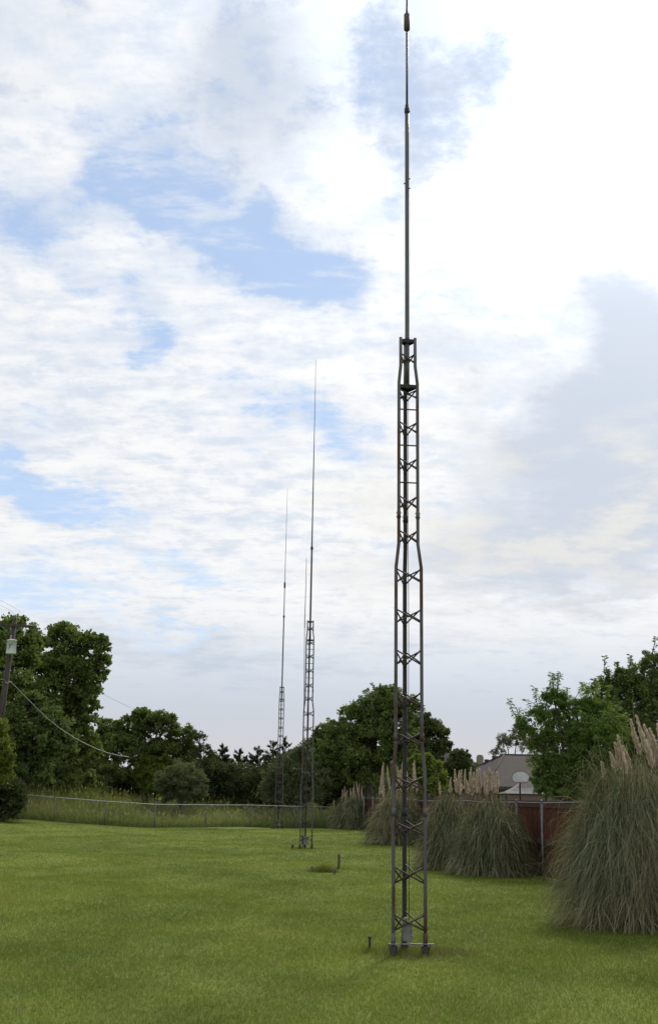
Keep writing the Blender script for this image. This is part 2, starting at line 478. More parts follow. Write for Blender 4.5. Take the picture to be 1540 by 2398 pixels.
# mown grass: blades on the part of the lawn in view
def lawn_blades():
    allv, allt = [], []
    for y0, y1, dens, w, h in ((7.2, 11, 4600, .0030, .032), (11, 16, 3000, .0040, .032), (16, 26, 1500, .0060, .030), (26, 42, 560, .0090, .028), (42, 62, 230, .013, .026)):
        xa, xb = -(.33 * y1 + 2.5), min(.33 * y1 + 2.5, 8)
        n = int((xb - xa) * (y1 - y0) * dens)
        f0, f1 = (.18 * y0 if y0 > 8 else 0), (.18 * y1 if y1 < 60 else 0)
        n = int(n * (y1 - y0 + f0 + f1) / (y1 - y0))
        x = rng.uniform(xa - 1, min(xb + 1, 8), n); y = rng.uniform(y0 - f0, y1 + f1, n)
        fade = np.minimum((y - y0 + f0) / (2 * f0 + 1e-6), (y1 + f1 - y) / (2 * f1 + 1e-6))   # the densities melt into each other
        keep = (np.abs(x) < .33 * y + 2.2) & (x < fence_x(y) + .2) & (rng.random(n) < fade)
        x, y = x[keep], y[keep]
        # thin and thick patches
        for p_, r__, m_ in [(G(954, 2236), .34, 1500), (G(715, 1990), .45, 900), (G(651, 1941), .5, 700), (G(865, 2229), .05, 120), (G(793, 2037), .12, 260), (G(865, 2229), .12, 160)]:
            if y0 <= p_.y < y1:              # longer grass the mower leaves round feet and posts
                x = np.append(x, rng.normal(p_.x, r__, m_)); y = np.append(y, rng.normal(p_.y + r__ * .2, r__ * .8, m_))
        near = np.zeros(len(x))
        near[keep.sum():] = 1
        dn = np.sin(x * 2.1 + np.sin(y * 1.7)) * np.sin(y * 1.3 + np.sin(x * 1.1)) 
        k2 = rng.random(len(x)) < .85 + .15 * dn
        x, y, near = x[k2], y[k2], near[k2]; n = len(x)
        z = gz(x, y)
        a = rng.uniform(0, 2 * np.pi, n); hh = h * rng.uniform(.6, 1.25, n) * (1 + .12 * dn[k2]) * (1 + 1.3 * near)
        lean = rng.normal(0, .45, (n, 2)) * hh[:, None]
        ww = w * rng.uniform(.6, 1.3, n)
        b0 = np.stack([x - np.cos(a) * ww, y - np.sin(a) * ww, z - .004], -1)
        b1 = np.stack([x + np.cos(a) * ww, y + np.sin(a) * ww, z - .004], -1)
        tp = np.stack([x + lean[:, 0], y + lean[:, 1], z + hh], -1)
        allv.append(np.stack([b0, b1, tp], 1)); allt.append(rng.random(n))
    o = np_mesh('lawn_grass', np.concatenate(allv), 3, M_BLADE, None, np.concatenate(allt))
    tag(o, 'short mown yellow green grass covering the whole yard', 'grass', kind='stuff')
lawn_blades()

# ------------------------------------------------------------------ lattice antenna towers
S = 1540 / 2500                                  # source pixels to sheet pixels
Y1 = G(954, 2236).y
def zn(src): return W(955, src * S, Y1).z        # height on the near tower of a photograph row

def tower(base, top_scale, pole, label, whip=False, box=0.11, box_h=2.0, bar=True, box_dx=.0, theta=6.0, wscale=1.0):
    """three pipe legs with welded X rods, plates at the top, a tube mast and whip above"""
    t = empty('antenna_tower', base, label, 'antenna tower', 'lattice antenna towers standing in a row on the lawn')
    k = top_scale
    Z = lambda s: zn(s) * k
    mp = Y1 / F_PX / S * 1.0
    # circumradius of the legs by height: face width / sqrt(3)
    prof = [(3640, .375), (2934, .375), (2840, .318), (2166, .318), (2075, .243), (1466, .243), (1400, .192), (1293, .192)]
    prof = [(Z(s) if i else .06, w * wscale / math.sqrt(3)) for i, (s, w) in enumerate(prof)]
    hz_ = [p[0] for p in prof]; rr = [p[1] for p in prof]
    rad = lambda z: float(np.interp(z, hz_, rr))
    dirs = [Vector((math.cos(R(a + theta)), math.sin(R(a + theta)), 0)) for a in (210, 330, 90)]
    legr = .0215
    ztop = Z(1293)
    zs = sorted(set([.06, ztop] + hz_[1:-1] + list(np.linspace(.06, ztop, 24))))
    leg_objs = []
    for i, d in enumerate(dirs):
        b = MB()
        r = legr if i < 2 else .027
        b.tube([d * rad(z) + Vector((0, 0, z)) for z in zs], [r if z > .05 else r for z in zs], 10)
        b.tube([d * rad(.06) + Vector((0, 0, .07)), d * rad(.06) + Vector((0, 0, Z(3545)))], r + .006, 12)
        for sj in (1966, 2806, 3090):          # bolted section joints
            zj = Z(sj)
            cj = d * rad(zj)
            b.tube([cj + Vector((0, 0, zj - .05)), cj + Vector((0, 0, zj + .05))], r + .0035, 10)
            for e_ in (-.025, .025): b.tube([cj + Vector((-r - .012, 0, zj + e_)), cj + Vector((r + .012, 0, zj + e_))], .006, 6)
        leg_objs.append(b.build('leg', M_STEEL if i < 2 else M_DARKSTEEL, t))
        f = MB()
        c = d * rad(.06)
        f.lathe([(.034, -.05), (.038, .0), (.052, .09), (.052, .10)], c, 12)
        f.tube([c + d * .055 + Vector((0, 0, .10)), c + d * .055 + Vector((0, 0, .125))], .008, 6)
        f.build('foot', M_FOOT, t)
    # welded X rods: (upper, lower) rows on the photograph
    for up, lo in ((3477, 3538), (3296, 3360), (3126, 3178), (2954, 3007), (2789, 2840), (2638, 2693), (2478, 2533),
                   (2324, 2374), (2171, 2221), (2024, 2071), (1893, 1941), (1751, 1793), (1613, 1656), (1490, 1524), (1353, 1390)):
        zu, zl = Z(up), Z(lo)
        for i in range(3):
            a, c = dirs[i], dirs[(i + 1) % 3]
            off = (0, .02, -.02)[i]
            b = MB()
            p = [a * rad(zu) + Vector((0, 0, zu + off)), c * rad(zl) + Vector((0, 0, zl + off)),
                 a * rad(zl) + Vector((0, 0, zl + off)), c * rad(zu) + Vector((0, 0, zu + off))]
            outw = (a + c).normalized() * .006
            b.tube([p[0] + outw, p[1] + outw], .0098, 7); b.tube([p[2] - outw, p[3] - outw], .0098, 7)
            b.build('cross_brace', M_BRACE, t)
    for s in (1566, 1702, 1843):                 # plain rungs between the X rods of the upper section
        z = Z(s)
        b = MB(); b.tube([dirs[0] * rad(z) + Vector((0, 0, z)), dirs[1] * rad(z) + Vector((0, 0, z))], .0098, 8)
        b.build('rung', M_BRACE, t)
    for s in (1300, 1474):                       # triangular plates that hold the mast
        z = Z(s)
        b = MB()
        pts = [d * (rad(z) + .012) for d in dirs]
        poly = []
        for i in range(3):
            p, q = pts[i], pts[(i + 1) % 3]
            poly += [tuple((p + (q - p) * .06).xy), tuple((p + (q - p) * .94).xy)]
        b.prism(poly, .016, Matrix.Translation((0, 0, z)))
        for i in range(3):                       # folded lips with bolt heads
            p, q = pts[i], pts[(i + 1) % 3]
            mid = (p + q) / 2; ang = math.atan2((q - p).y, (q - p).x)
            b.box(mid * .93 + Vector((0, 0, z - .022)), ((q - p).length * .78, .006, .034), ang)
            for s2 in (-.2, .2): b.tube([mid * .9 + (q - p) * s2 + Vector((0, 0, z - .022)), mid * 1.15 + (q - p) * s2 + Vector((0, 0, z - .022))], .008, 6)
        b.lathe([(.034, .008), (.034, .04), (.03, .042)], (0, 0, z), 14)
        b.build('mast_plate', M_DARKSTEEL, t)
    # base bar across the front feet, tuner box, feed cable
    a, c = dirs[0] * rad(.1), dirs[1] * rad(.1)
    b = MB(); ang = math.atan2((c - a).y, (c - a).x)
    mid = (a + c) / 2 + Vector((.02, -.025, .125))
    b.box(mid, ((c - a).length + .16, .045, .012), ang)
    if bar: b.build('base_bar', M_BAR, t)
    bx = MB()
    bw, bh = box, box * box_h
    cen = Vector((box_dx, -.01, .14 + bh / 2))
    bx.box(cen, (bw, .07, bh)); bx.box(cen + Vector((0, -.037, 0)), (bw * .92, .006, bh * .94))
    for sx in (-1, 1): bx.tube([cen + Vector((sx * bw * .38, -.04, bh * .4)), cen + Vector((sx * bw * .38, -.044, bh * .4))], .006, 8)
    bo = bx.build('tuner_box', M_BOX, t)
    MB().tube([cen + Vector((-bw * .2, 0, bh / 2)), cen + Vector((-bw * .2, 0, bh / 2 + .05))], .022, 10).build('cable_gland', M_BAR, bo)
    cb = MB()
    cb.tube([(.012, 0, .12 + bh)] + [(.012 + .004 * math.sin(q * 2.1), .004 * math.cos(q * 1.7), q) for q in np.linspace(.5, Z(1474), 14)], .004, 6)
    cb.build('feed_cable', M_CABLE, t)
    # mast above the lower plate; pole = list of (kind, z0, z1, radius)
    for kind, z0, z1, r, r2 in pole:
        b = MB()
        if kind == 'trap_coil':
            h = z1 - z0
            b.lathe([(r * .55, 0), (r * .6, h * .03), (r, h * .06), (r, h * .94), (r * .6, h * .97), (r * .5, h)], (0, 0, z0), 14)
            b.build('trap_coil', M_COIL, t)
        elif kind == 'collar':
            h = z1 - z0
            b.lathe([(r * .8, 0), (r, h * .1), (r, h * .6), (r * .72, h * .65), (r * .72, h)], (0, 0, z0), 14)
            b.tube([(r * .9, 0, z0 + h * .3), (r * 1.25, 0, z0 + h * .3)], .008, 6)
            b.build('collar', M_DARKSTEEL, t)
        elif kind == 'bolt':
            for zz_, sx in ((z0, 1), ((z0 + z1) / 2, -1), (z1, 1)):
                MB().tube([(0, 0, zz_), (sx * r * 1.5, 0, zz_)], .009, 6).build('bolt', M_DARKSTEEL, t)
        else:
            n_ = 12 if z1 - z0 > 3 else 3
            b.tube([(0, 0, z0 + (z1 - z0) * q / (n_ - 1)) for q in range(n_)], list(np.linspace(r, r2, n_)), 12)
            b.build(kind, M_POLE, t)
    if whip:
        z = Z(1300)
        p = dirs[0] * rad(z)
        b = MB()
        wx = p.x - .10
        b.tube([p + Vector((0, 0, -.04)), (wx, p.y, z - .04)], .010, 6); b.tube([p + Vector((0, 0, -.22)), (wx, p.y, z - .22)], .010, 6)
        b.build('whip_bracket', M_DARKSTEEL, t)
        MB().tube([(wx, p.y, z - .24), (wx, p.y, z + .3), (wx + .01, p.y, z + 1.1), (wx + .01, p.y, z + 2.3)], [.016, .013, .011, .008], 8).build('whip_antenna', M_POLE, t)
    return t

b1 = ground(G(954, 2236))
tower(b1, 1.0, [
    ('mast_pole', zn(1480), zn(434), .030, .029), ('bolt', zn(718), zn(682), .03, 0), ('collar', zn(434), zn(402), .036, 0),
    ('upper_mast', zn(402), zn(119), .0165, .0165), ('trap_coil', zn(119), zn(54), .043, 0), ('upper_sleeve', zn(56), zn(30), .018, .015),
    ('whip', zn(30), zn(30) + 5.0, .0125, .006)],
    'large rusty steel lattice antenna tower in front, its mast passing out of the top', box=.105, box_dx=-.005)

p2 = G(715, 1990); Y2 = p2.y
z2 = lambda y: W(715, y, Y2).z
k2 = z2(1455) / zn(1293)
b2 = ground(p2)
t2 = tower(b2, k2, [
    ('mast_pole', zn(1480) * k2, z2(1288), .036, .034), ('collar', z2(1288), z2(1280), .05, 0),
    ('upper_mast', z2(1281), z2(1050), .026, .018), ('bolt', z2(1180), z2(1172), .02, 0), ('whip', z2(1052), z2(843), .015, .006)],
    'middle lattice antenna tower, with a big grey box between its feet and a side whip', whip=True, box=.21, box_h=1.25, bar=False, box_dx=-.03, wscale=1.08)

p3 = G(651, 1941); Y3 = p3.y
z3 = lambda y: W(651, y, Y3).z
k3 = z3(1608) / zn(1293)
tower(ground(p3), k3, [
    ('mast_pole', zn(1480) * k3, z3(1446), .040, .036), ('collar', z3(1446), z3(1440), .055, 0),
    ('upper_mast', z3(1441), z3(1376), .026, .026), ('trap_coil', z3(1377), z3(1363), .055, 0), ('whip', z3(1364), z3(1143), .020, .006)],
    'farthest and smallest lattice antenna tower, close before the chain link fence', box=.13, box_h=2.2, bar=False, box_dx=.05, wscale=1.1)

# ------------------------------------------------------------------ small posts on the lawn
p = ground(G(865, 2229))
t = empty('ground_pipe', p, 'short black capped pipe sticking out of the lawn left of the nearest tower', 'pipe')
b = MB(); b.lathe([(.0165, -.08), (.0165, .155)], (0, 0, 0), 14); b.build('pipe', M_DARKSTEEL, t)
b = MB(); b.lathe([(.019, .150), (.0235, .153), (.0235, .170), (.016, .171), (.016, .160)], (0, 0, 0), 14); b.build('cap', M_FOOT, t)

def wood_post(px, py_base, py_top, wpx, name, label, mat, grp=None):
    g = ground(G(px, py_base))
    s_ = g.y / F_PX
    h = (py_base - py_top) * s_ * 1.0; w = wpx * s_
    b = MB()
    n = 6
    vs, fs = [], []
    for i in range(n):
        z = -.15 + (h + .15) * i / (n - 1)
        kx = .012 * math.sin(i * 1.7 + px)
        for (sx, sy) in ((-1, -1), (1, -1), (1, 1), (-1, 1)):
            vs.append((sx * w / 2 * (1 - .02 * i) + kx * .3, sy * w / 2 + kx * .2, z - (.02 if (i == n - 1 and sx > 0) else 0)))
    for i in range(n - 1):
        for k in range(4): fs.append((i * 4 + k, i * 4 + (k + 1) % 4, i * 4 + 4 + (k + 1) % 4, i * 4 + 4 + k))
    fs += [(3, 2, 1, 0), tuple(range(n * 4 - 4, n * 4))]
    b.add(vs, fs)
    o = b.build(name, mat)
    o.location = g
    tag(o, label, 'post', grp)
    bv = o.modifiers.new('bevel', 'BEVEL'); bv.width = .008; bv.segments = 2
    return o
wood_post(793, 2037, 2003, 6, 'wooden_post', 'tall dark square wooden post standing on the lawn beside the weedy tuft', M_POST)
wood_post(730, 2043, 2029, 5.5, 'wooden_stub', 'short grey wooden stub at the left end of the weedy tuft', M_STUB, 'short wooden stubs by the weedy tuft')
wood_post(783, 2047, 2034, 5.5, 'wooden_stub', 'short grey wooden stub at the right end of the weedy tuft below the tall post', M_STUB, 'short wooden stubs by the weedy tuft')
def stake(px, py, h, label):
    g = ground(G(px, py))
    b = MB(); b.lathe([(.03, -.1), (.035, h * .6), (.05, h * .62), (.05, h), (.03, h + .01)], (0, 0, 0), 10)
    o = b.build('ground_stake', M_POST); o.location = g
    tag(o, label, 'stake', 'small stakes beside the far towers')
stake(685, 1990, .14, 'tiny brown stake in the grass left of the tower of middle distance')
stake(637, 1942, .16, 'tiny dark stake in the grass left of the farthest tower')

# ------------------------------------------------------------------ blades, leaves, trees
def strips(root, d0, length, width, droop, nseg, rng_, side=None, wob=.025, arch=False):
    """arching ribbons: root (n,3), initial unit direction d0, returns quads (n*nseg,4,3)"""
    n = len(root)
    P = [root]; d = d0.copy()
    for i in range(nseg):
        d = d.copy(); d[:, 2] -= droop / nseg * (.35 + 2.6 * (i / nseg) ** 1.6 if arch else 1 + 1.2 * i / nseg)
        d += rng_.normal(0, wob, d.shape)
        d = unit(d)
        P.append(P[-1] + d * (length / nseg)[:, None])
    if side is None:
        side = unit(np.cross(d0, rng_.normal(0, 1, d0.shape)))
    Q = []
    for i in range(nseg):
        wa = width * (1 - (i / nseg) ** 2 * .9); wb = width * (1 - ((i + 1) / nseg) ** 2 * .9)
        if i == 0: wa = width * .6
        Q.append(np.stack([P[i] - side * wa[:, None] / 2, P[i] + side * wa[:, None] / 2,
                           P[i + 1] + side * wb[:, None] / 2, P[i + 1] - side * wb[:, None] / 2], 1))
    return np.concatenate(Q), P

def leaf_quads(P, d, L, Wd, rng_):
    s = unit(np.cross(d, rng_.normal(0, 1, d.shape)))
    L = L[:, None]; Wd = Wd[:, None]
    nrm = np.cross(d, s)
    midp = P + d * L * .45 - nrm * Wd * .12
    return np.stack([P, midp + s * Wd * .5, P + d * L - nrm * L * .06, midp - s * Wd * .5], 1)

LEAF = {
    'cottonwood': mat_leaf('cottonwood_leaves', (.055, .092, .022), (.185, .25, .066), .42, (.15, .18, .05)),
    'bright': mat_leaf('young_green_leaves', (.080, .115, .020), (.16, .21, .038), .42),
    'oak': mat_leaf('dark_broad_leaves', (.036, .055, .022), (.090, .115, .042), .30, (.10, .11, .05)),
    'elm': mat_leaf('elm_leaves', (.044, .075, .020), (.155, .21, .058), .40, (.14, .16, .05)),
    'cedar': mat_leaf('juniper_sprays', (.024, .036, .018), (.058, .070, .032), .15, (.07, .075, .04)),
    'willow': mat_leaf('grey_green_leaves', (.065, .090, .042), (.155, .190, .090), .34, (.15, .17, .09)),
    'peach': mat_leaf('peach_leaves', (.064, .115, .024), (.150, .235, .050), .45, (.18, .20, .045)),
    'ash': mat_leaf('ash_leaves', (.055, .090, .026), (.13, .185, .056), .40, (.16, .19, .06)),
    'pale': mat_leaf('pale_sparse_leaves', (.10, .10, .075), (.17, .17, .12), .3, (.18, .17, .12)),
    'thicket': mat_leaf('thicket_leaves', (.028, .044, .019), (.078, .098, .040), .28, (.10, .11, .05)),
}

def plant(name, Y, lobes, leaf, n_leaves, size, label, cat, group=None, aspect=.6, seed=1, droop=0.0, clump=.34,
          shell=.5, trunk=True, trunk_r=.18, base=None, depth=1.0, n_clump=26, shoots=0):
    """a tapered trunk with limbs to each lobe of the crown and a crown of single leaves in clumps"""
    r_ = np.random.default_rng(seed)
    s_ = m_px(Y)
    cen, rad = [], []
    for (px, py, rx, ry) in lobes:
        dy = r_.uniform(-.5, .5) * min(rx, ry) * s_ * depth
        c = W(px, py, Y + dy)
        cen.append((c.x, c.y, c.z)); rad.append((rx * s_, (rx + ry) / 2 * s_ * depth, ry * s_))
    cen, rad = np.array(cen), np.array(rad)
    if base is None:
        bx = float(np.average(cen[:, 0], weights=rad[:, 0])); by = Y
    else: bx, by = base
    g = ground((bx, by))
    root = empty(name, g, label, cat, group)
    wt = (rad.prod(1)) ** (2 / 3); wt /= wt.sum()
    Pl, Dl, Tl, Sl, ends = [], [], [], [], []
    for c, r3, w in zip(cen, rad, wt):
        k = max(10, int(2.6 * n_clump * (w * len(cen)) ** .5))
        u = unit(r_.normal(0, 1, (k, 3)))
        rr0 = r_.random(k)
        u[:, 2] = np.where(u[:, 2] < -.6, -u[:, 2] * .5, u[:, 2]); u = unit(u)
        rr_ = shell + (1.06 - shell) * rr0 ** .8
        cc = c + u * r3 * rr_[:, None]
        cr = .74 * clump * r3.mean() * r_.uniform(.4, 1.7, k)
        ends += [(c, q) for q in cc[: max(3, k // 5)]]
        nl = int(1.75 * n_leaves * w / k)
        for q, rad_c in zip(cc, cr):
            nn = max(8, int(nl * r_.uniform(.5, 1.5)))
            v = unit(r_.normal(0, 1, (nn, 3))) * (r_.random((nn, 1)) ** .48) * rad_c
            v[:, 2] *= .75
            Pl.append(q + v)
            o_ = unit(v + .35 * (q - c)) * .7 + r_.normal(0, .6, (nn, 3))
            o_[:, 2] -= droop
            Dl.append(unit(o_)); Tl.append(np.clip(r_.normal(.5, .22, nn) + r_.normal(0, .16), 0, 1)); Sl.append(np.ones(nn))
    if shoots:
        # upright leading shoots on top of the lobes with long leaves hanging off them
        for _ in range(shoots):
            i = r_.choice(len(cen), p=wt)
            a = r_.uniform(0, 2 * np.pi); e = r_.uniform(.35, 1.25)
            st = cen[i] + rad[i] * np.array([math.cos(a) * math.cos(e), math.sin(a) * math.cos(e), math.sin(e)]) * .95
            L = r_.uniform(.25, .6); dd = unit(np.array([math.cos(a) * .35, math.sin(a) * .35, 1.0]))
            nn = 34
            tq = np.linspace(0.02, 1, nn) ** .75
            pp = st + dd * L * tq[:, None]
            al = tq * 40 + r_.uniform(0, 6, nn)
            o_ = np.stack([np.cos(al), np.sin(al), (.25 - droop * r_.uniform(.2, 1.0, nn) * (1.15 - .75 * tq))], -1)
            Pl.append(pp); Dl.append(unit(o_)); Tl.append(np.clip(r_.normal(.62, .2, nn), 0, 1)); Sl.append(np.full(nn, 1.35 if droop > .3 else 1.0))
            ends.append((cen[i], pp[-1]))
    P, D, T, SZ = np.concatenate(Pl), np.concatenate(Dl), np.concatenate(Tl), np.concatenate(Sl)
    ok = P[:, 2] > gz(P[:, 0], P[:, 1]) + .02
    P, D, T, SZ = P[ok], D[ok], T[ok], SZ[ok]
    L = .72 * size * SZ * r_.uniform(.6, 1.3, len(P))
    Q = leaf_quads(P, D, L, L * aspect, r_)
    np_mesh('crown', Q, 4, LEAF[leaf], root, T, origin=g)
    if trunk:
        b = MB()
        top = cen.mean(0); gv = np.array(g)
        fork = gv + (top - gv) * .45; fork[0] = gv[0] + (top[0] - gv[0]) * .3
        b.tube([Vector(gv - gv) + Vector((0, 0, -.1)), Vector((fork - gv) * .5) + Vector((.04, 0, 0)), Vector(fork - gv)], [trunk_r * 1.15, trunk_r * .9, trunk_r * .7], 9)
        for c in cen:
            mid = fork + (c - fork) * .5 + np.array([0, 0, .15 * np.linalg.norm(c - fork)])
            b.tube([Vector(fork - gv), Vector(mid - gv), Vector(c - gv)], [trunk_r * .5, trunk_r * .33, trunk_r * .16], 6)
        for c, q in ends:
            b.tube([Vector(c - gv), Vector((c + q) / 2 - gv + r_.normal(0, .05, 3)), Vector(q - gv)], [trunk_r * .14, trunk_r * .09, trunk_r * .03], 5)
        b.build('trunk', M_BARK, root)
    return root

def cedar(px, top, half, Y, label, seed, base_py=1880, n=8000, grp='dark cedars along the back of the meadow'):
    """a dark juniper: ragged cone of upswept sprays with a thin leader"""
    r_ = np.random.default_rng(seed)
    s_ = m_px(Y)
    tp = W(px, top, Y); g = ground((tp.x, Y))
    H = tp.z - g.z; Rm = half * s_
    root = empty('cedar_tree', g, label, 'cedar tree', grp)
    nb = 90
    P, D, T = [], [], []
    for i in range(nb):
        z = H * (1 - r_.random() ** .7 * .97) if i > 8 else H * (1 - .03 * (i + 1))
        f = 1 - z / H
        rr_ = Rm * (min(1, .07 + f * 1.7)) ** .9 * r_.uniform(.6, 1.3)
        a = r_.uniform(0, 2 * np.pi)
        L = rr_; nn = int(n / nb * (.35 + .65 * min(1, f * 2)))
        q = r_.random(nn) ** .7
        ax = np.stack([np.cos(a) * L * q, np.sin(a) * L * q, np.full(nn, z) + q * L * .45 - .12 * H * (1 - q) * f], -1)
        ax += r_.normal(0, .10 + .05 * f, (nn, 3)) * (1.15 - q)[:, None] * max(.35, min(1, f * 3))
        o_ = np.stack([np.full(nn, np.cos(a)), np.full(nn, np.sin(a)), np.full(nn, .9)], -1) + r_.normal(0, .55, (nn, 3))
        P.append(ax); D.append(unit(o_)); T.append(np.clip(r_.normal(.5, .2, nn) + r_.normal(0, .1), 0, 1))
    nn = 60
    z = np.linspace(.86, 1.0, nn) * H
    P.append(np.stack([r_.normal(0, .03, nn), r_.normal(0, .03, nn), z], -1))
    o_ = r_.normal(0, .4, (nn, 3)); o_[:, 2] += 1; D.append(unit(o_)); T.append(np.full(nn, .5))
    P, D, T = np.concatenate(P), np.concatenate(D), np.concatenate(T)
    ok = P[:, 2] > .05
    P, D, T = P[ok], D[ok], T[ok]
    L = .20 * r_.uniform(.6, 1.25, len(P))
    np_mesh('crown', leaf_quads(P, D, L, L * .32, r_), 4, LEAF['cedar'], root, T)
    MB().tube([(0, 0, -.1), (.03, 0, H * .5), (0, 0, H * .97)], [.14, .08, .012], 7).build('trunk', M_BARK, root)

TG = 'trees of the wood behind the meadow'
plant('cottonwood_tree', 63, [(-50, 1530, 80, 70), (35, 1490, 62, 45), (65, 1520, 42, 50), (10, 1570, 80, 70), (-40, 1640, 90, 80), (50, 1660, 80, 70), (-60, 1740, 90, 90)],
      'cottonwood', 30000, .26, 'tall cottonwood behind the utility pole at the left edge', 'tree', TG, .75, 11, .15, .30, .5, trunk_r=.30, n_clump=30)
plant('cottonwood_tree', 66, [(150, 1505, 42, 46), (205, 1512, 38, 32), (236, 1508, 20, 22), (228, 1565, 34, 42), (165, 1580, 60, 62), (196, 1640, 38, 46), (140, 1670, 66, 62), (196, 1700, 32, 38), (110, 1580, 40, 50), (150, 1560, 50, 40), (110, 1740, 60, 55), (185, 1760, 45, 50), (160, 1830, 60, 40)],
      'cottonwood', 32000, .25, 'tall ragged cottonwood right of the utility pole, sky showing through its right side', 'tree', TG, .75, 12, .15, .28, .45, trunk_r=.28, n_clump=28)
plant('cottonwood_tree', 58, [(72, 1650, 34, 32), (112, 1700, 46, 44), (140, 1745, 34, 44), (70, 1735, 60, 48), (25, 1700, 40, 45), (60, 1800, 65, 45), (10, 1780, 50, 50)],
      'ash', 24000, .22, 'lower lighter green cottonwood with hanging boughs under the service cable', 'tree', TG, .7, 13, .5, .30, .5, trunk_r=.2, n_clump=30)
plant('young_tree', 50, [(-12, 1720, 30, 40), (8, 1760, 28, 34), (-12, 1805, 38, 40)],
      'bright', 15000, .17, 'leafy yellow green young tree cut by the left edge of the photo', 'tree', None, .55, 14, .3, .32, .45, trunk_r=.1)
plant('oak_tree', 74, [(255, 1725, 38, 42), (318, 1705, 36, 36), (335, 1680, 24, 22), (375, 1700, 40, 32), (425, 1730, 34, 34), (300, 1765, 80, 50), (400, 1775, 62, 45), (395, 1690, 18, 14)],
      'elm', 26000, .24, 'broad dark tree with a lobed top between the cottonwoods and the cedars', 'tree', TG, .6, 15, .1, .28, .45, trunk_r=.25)
plant('slender_tree', 72, [(468, 1730, 15, 18), (478, 1752, 18, 14), (492, 1768, 15, 18), (458, 1768, 13, 16), (476, 1800, 24, 22)],
      'oak', 3600, .15, 'thin sparse tree with sky between its branches left of the cedars', 'tree', TG, .45, 16, 0, .32, .35, trunk_r=.10, n_clump=14)
for i, (px, tp, hf, lab) in enumerate((
        (522, 1745, 34, 'pointed dark cedar right of the thin sparse tree'),
        (562, 1757, 40, 'second dark cedar from the thin sparse tree, broad with a blunt top'),
        (604, 1752, 42, 'dark cedar with a forked tip midway along the cedar row'),
        (640, 1737, 38, 'dark cedar just left of the farthest tower top'),
        (668, 1728, 38, 'tallest dark cedar rising behind the farthest tower'),
        (700, 1752, 40, 'dark cedar between the farthest and the middle tower'))):
    cedar(px, tp, hf, 75 + (i % 3) * 1.5, lab, 40 + i)
plant('maple_tree', 70, [(892, 1655, 52, 42), (935, 1680, 50, 55), (845, 1690, 50, 44), (805, 1730, 46, 42), (868, 1745, 78, 60), (930, 1770, 50, 62), (775, 1775, 36, 42), (830, 1810, 70, 45), (905, 1625, 22, 16)],
      'elm', 38000, .22, 'big round dense tree behind the far pampas grass, left of the nearest tower', 'tree', TG, .6, 17, .1, .28, .5, trunk_r=.3, n_clump=32, shoots=90)
plant('maple_tree', 76, [(752, 1725, 18, 22), (740, 1760, 30, 35), (770, 1710, 16, 14)], 'elm', 5200, .22,
      'small dark tree wedged between the middle tower and the big round tree', 'tree', TG, .6, 18, .1, .32, .4, trunk_r=.12)
plant('oak_tree', 77, [(985, 1700, 32, 34), (1018, 1722, 30, 34), (1000, 1765, 48, 36), (1040, 1752, 16, 20), (965, 1740, 32, 42)],
      'oak', 13000, .23, 'open dark tree showing sky gaps right of the nearest tower', 'tree', TG, .6, 19, .1, .30, .4, trunk_r=.2)
plant('oak_tree', 73, [(1078, 1775, 22, 20), (1070, 1805, 32, 32), (1095, 1810, 20, 30), (1050, 1825, 30, 30)],
      'oak', 8000, .21, 'small dark tree in front of the roof with the chimney', 'tree', None, .6, 20, .1, .32, .45, trunk_r=.12)
plant('young_tree', 60, [(985, 1795, 34, 28), (1015, 1812, 28, 28), (962, 1825, 30, 28), (1005, 1840, 38, 26)],
      'bright', 12000, .20, 'bright yellow green young tree behind the nearest tower', 'tree', None, .7, 21, .2, .30, .5, trunk_r=.10)
plant('peach_tree', 29.5, [(1218, 1694, 15, 18), (1235, 1715, 22, 20), (1296, 1635, 24, 30), (1272, 1680, 32, 32), (1330, 1660, 32, 34), (1330, 1730, 70, 52), (1270, 1740, 36, 30), (1310, 1795, 66, 46), (1400, 1740, 66, 62), (1395, 1815, 66, 44), (1275, 1820, 34, 26), (1370, 1650, 24, 20), (1330, 1852, 60, 26), (1400, 1858, 60, 30), (1395, 1665, 36, 34), (1280, 1845, 30, 18)],
      'peach', 42000, .122, 'drooping peach tree with upright leafy shoots behind the red wooden fence', 'tree', None, .27, 22, 1.0, .30, .4, trunk_r=.11, n_clump=30, shoots=110)
plant('ash_tree', 33, [(1405, 1628, 36, 32), (1432, 1605, 32, 32), (1470, 1588, 34, 30), (1530, 1560, 34, 36), (1490, 1640, 62, 48), (1570, 1640, 80, 70), (1450, 1690, 62, 52), (1530, 1730, 90, 66), (1480, 1790, 80, 40)],
      'ash', 40000, .115, 'large fine leaved tree at the right edge rising above the peach tree', 'tree', None, .45, 23, .35, .28, .45, trunk_r=.16, n_clump=32, shoots=40)
plant('mesquite_tree', 98, [(1185, 1742, 24, 22), (1210, 1722, 22, 18), (1230, 1745, 22, 24), (1165, 1765, 18, 12)],
      'pale', 3600, .24, 'pale wispy tree showing over the house roof', 'tree', None, .35, 24, .1, .34, .3, trunk_r=.14, n_clump=16)
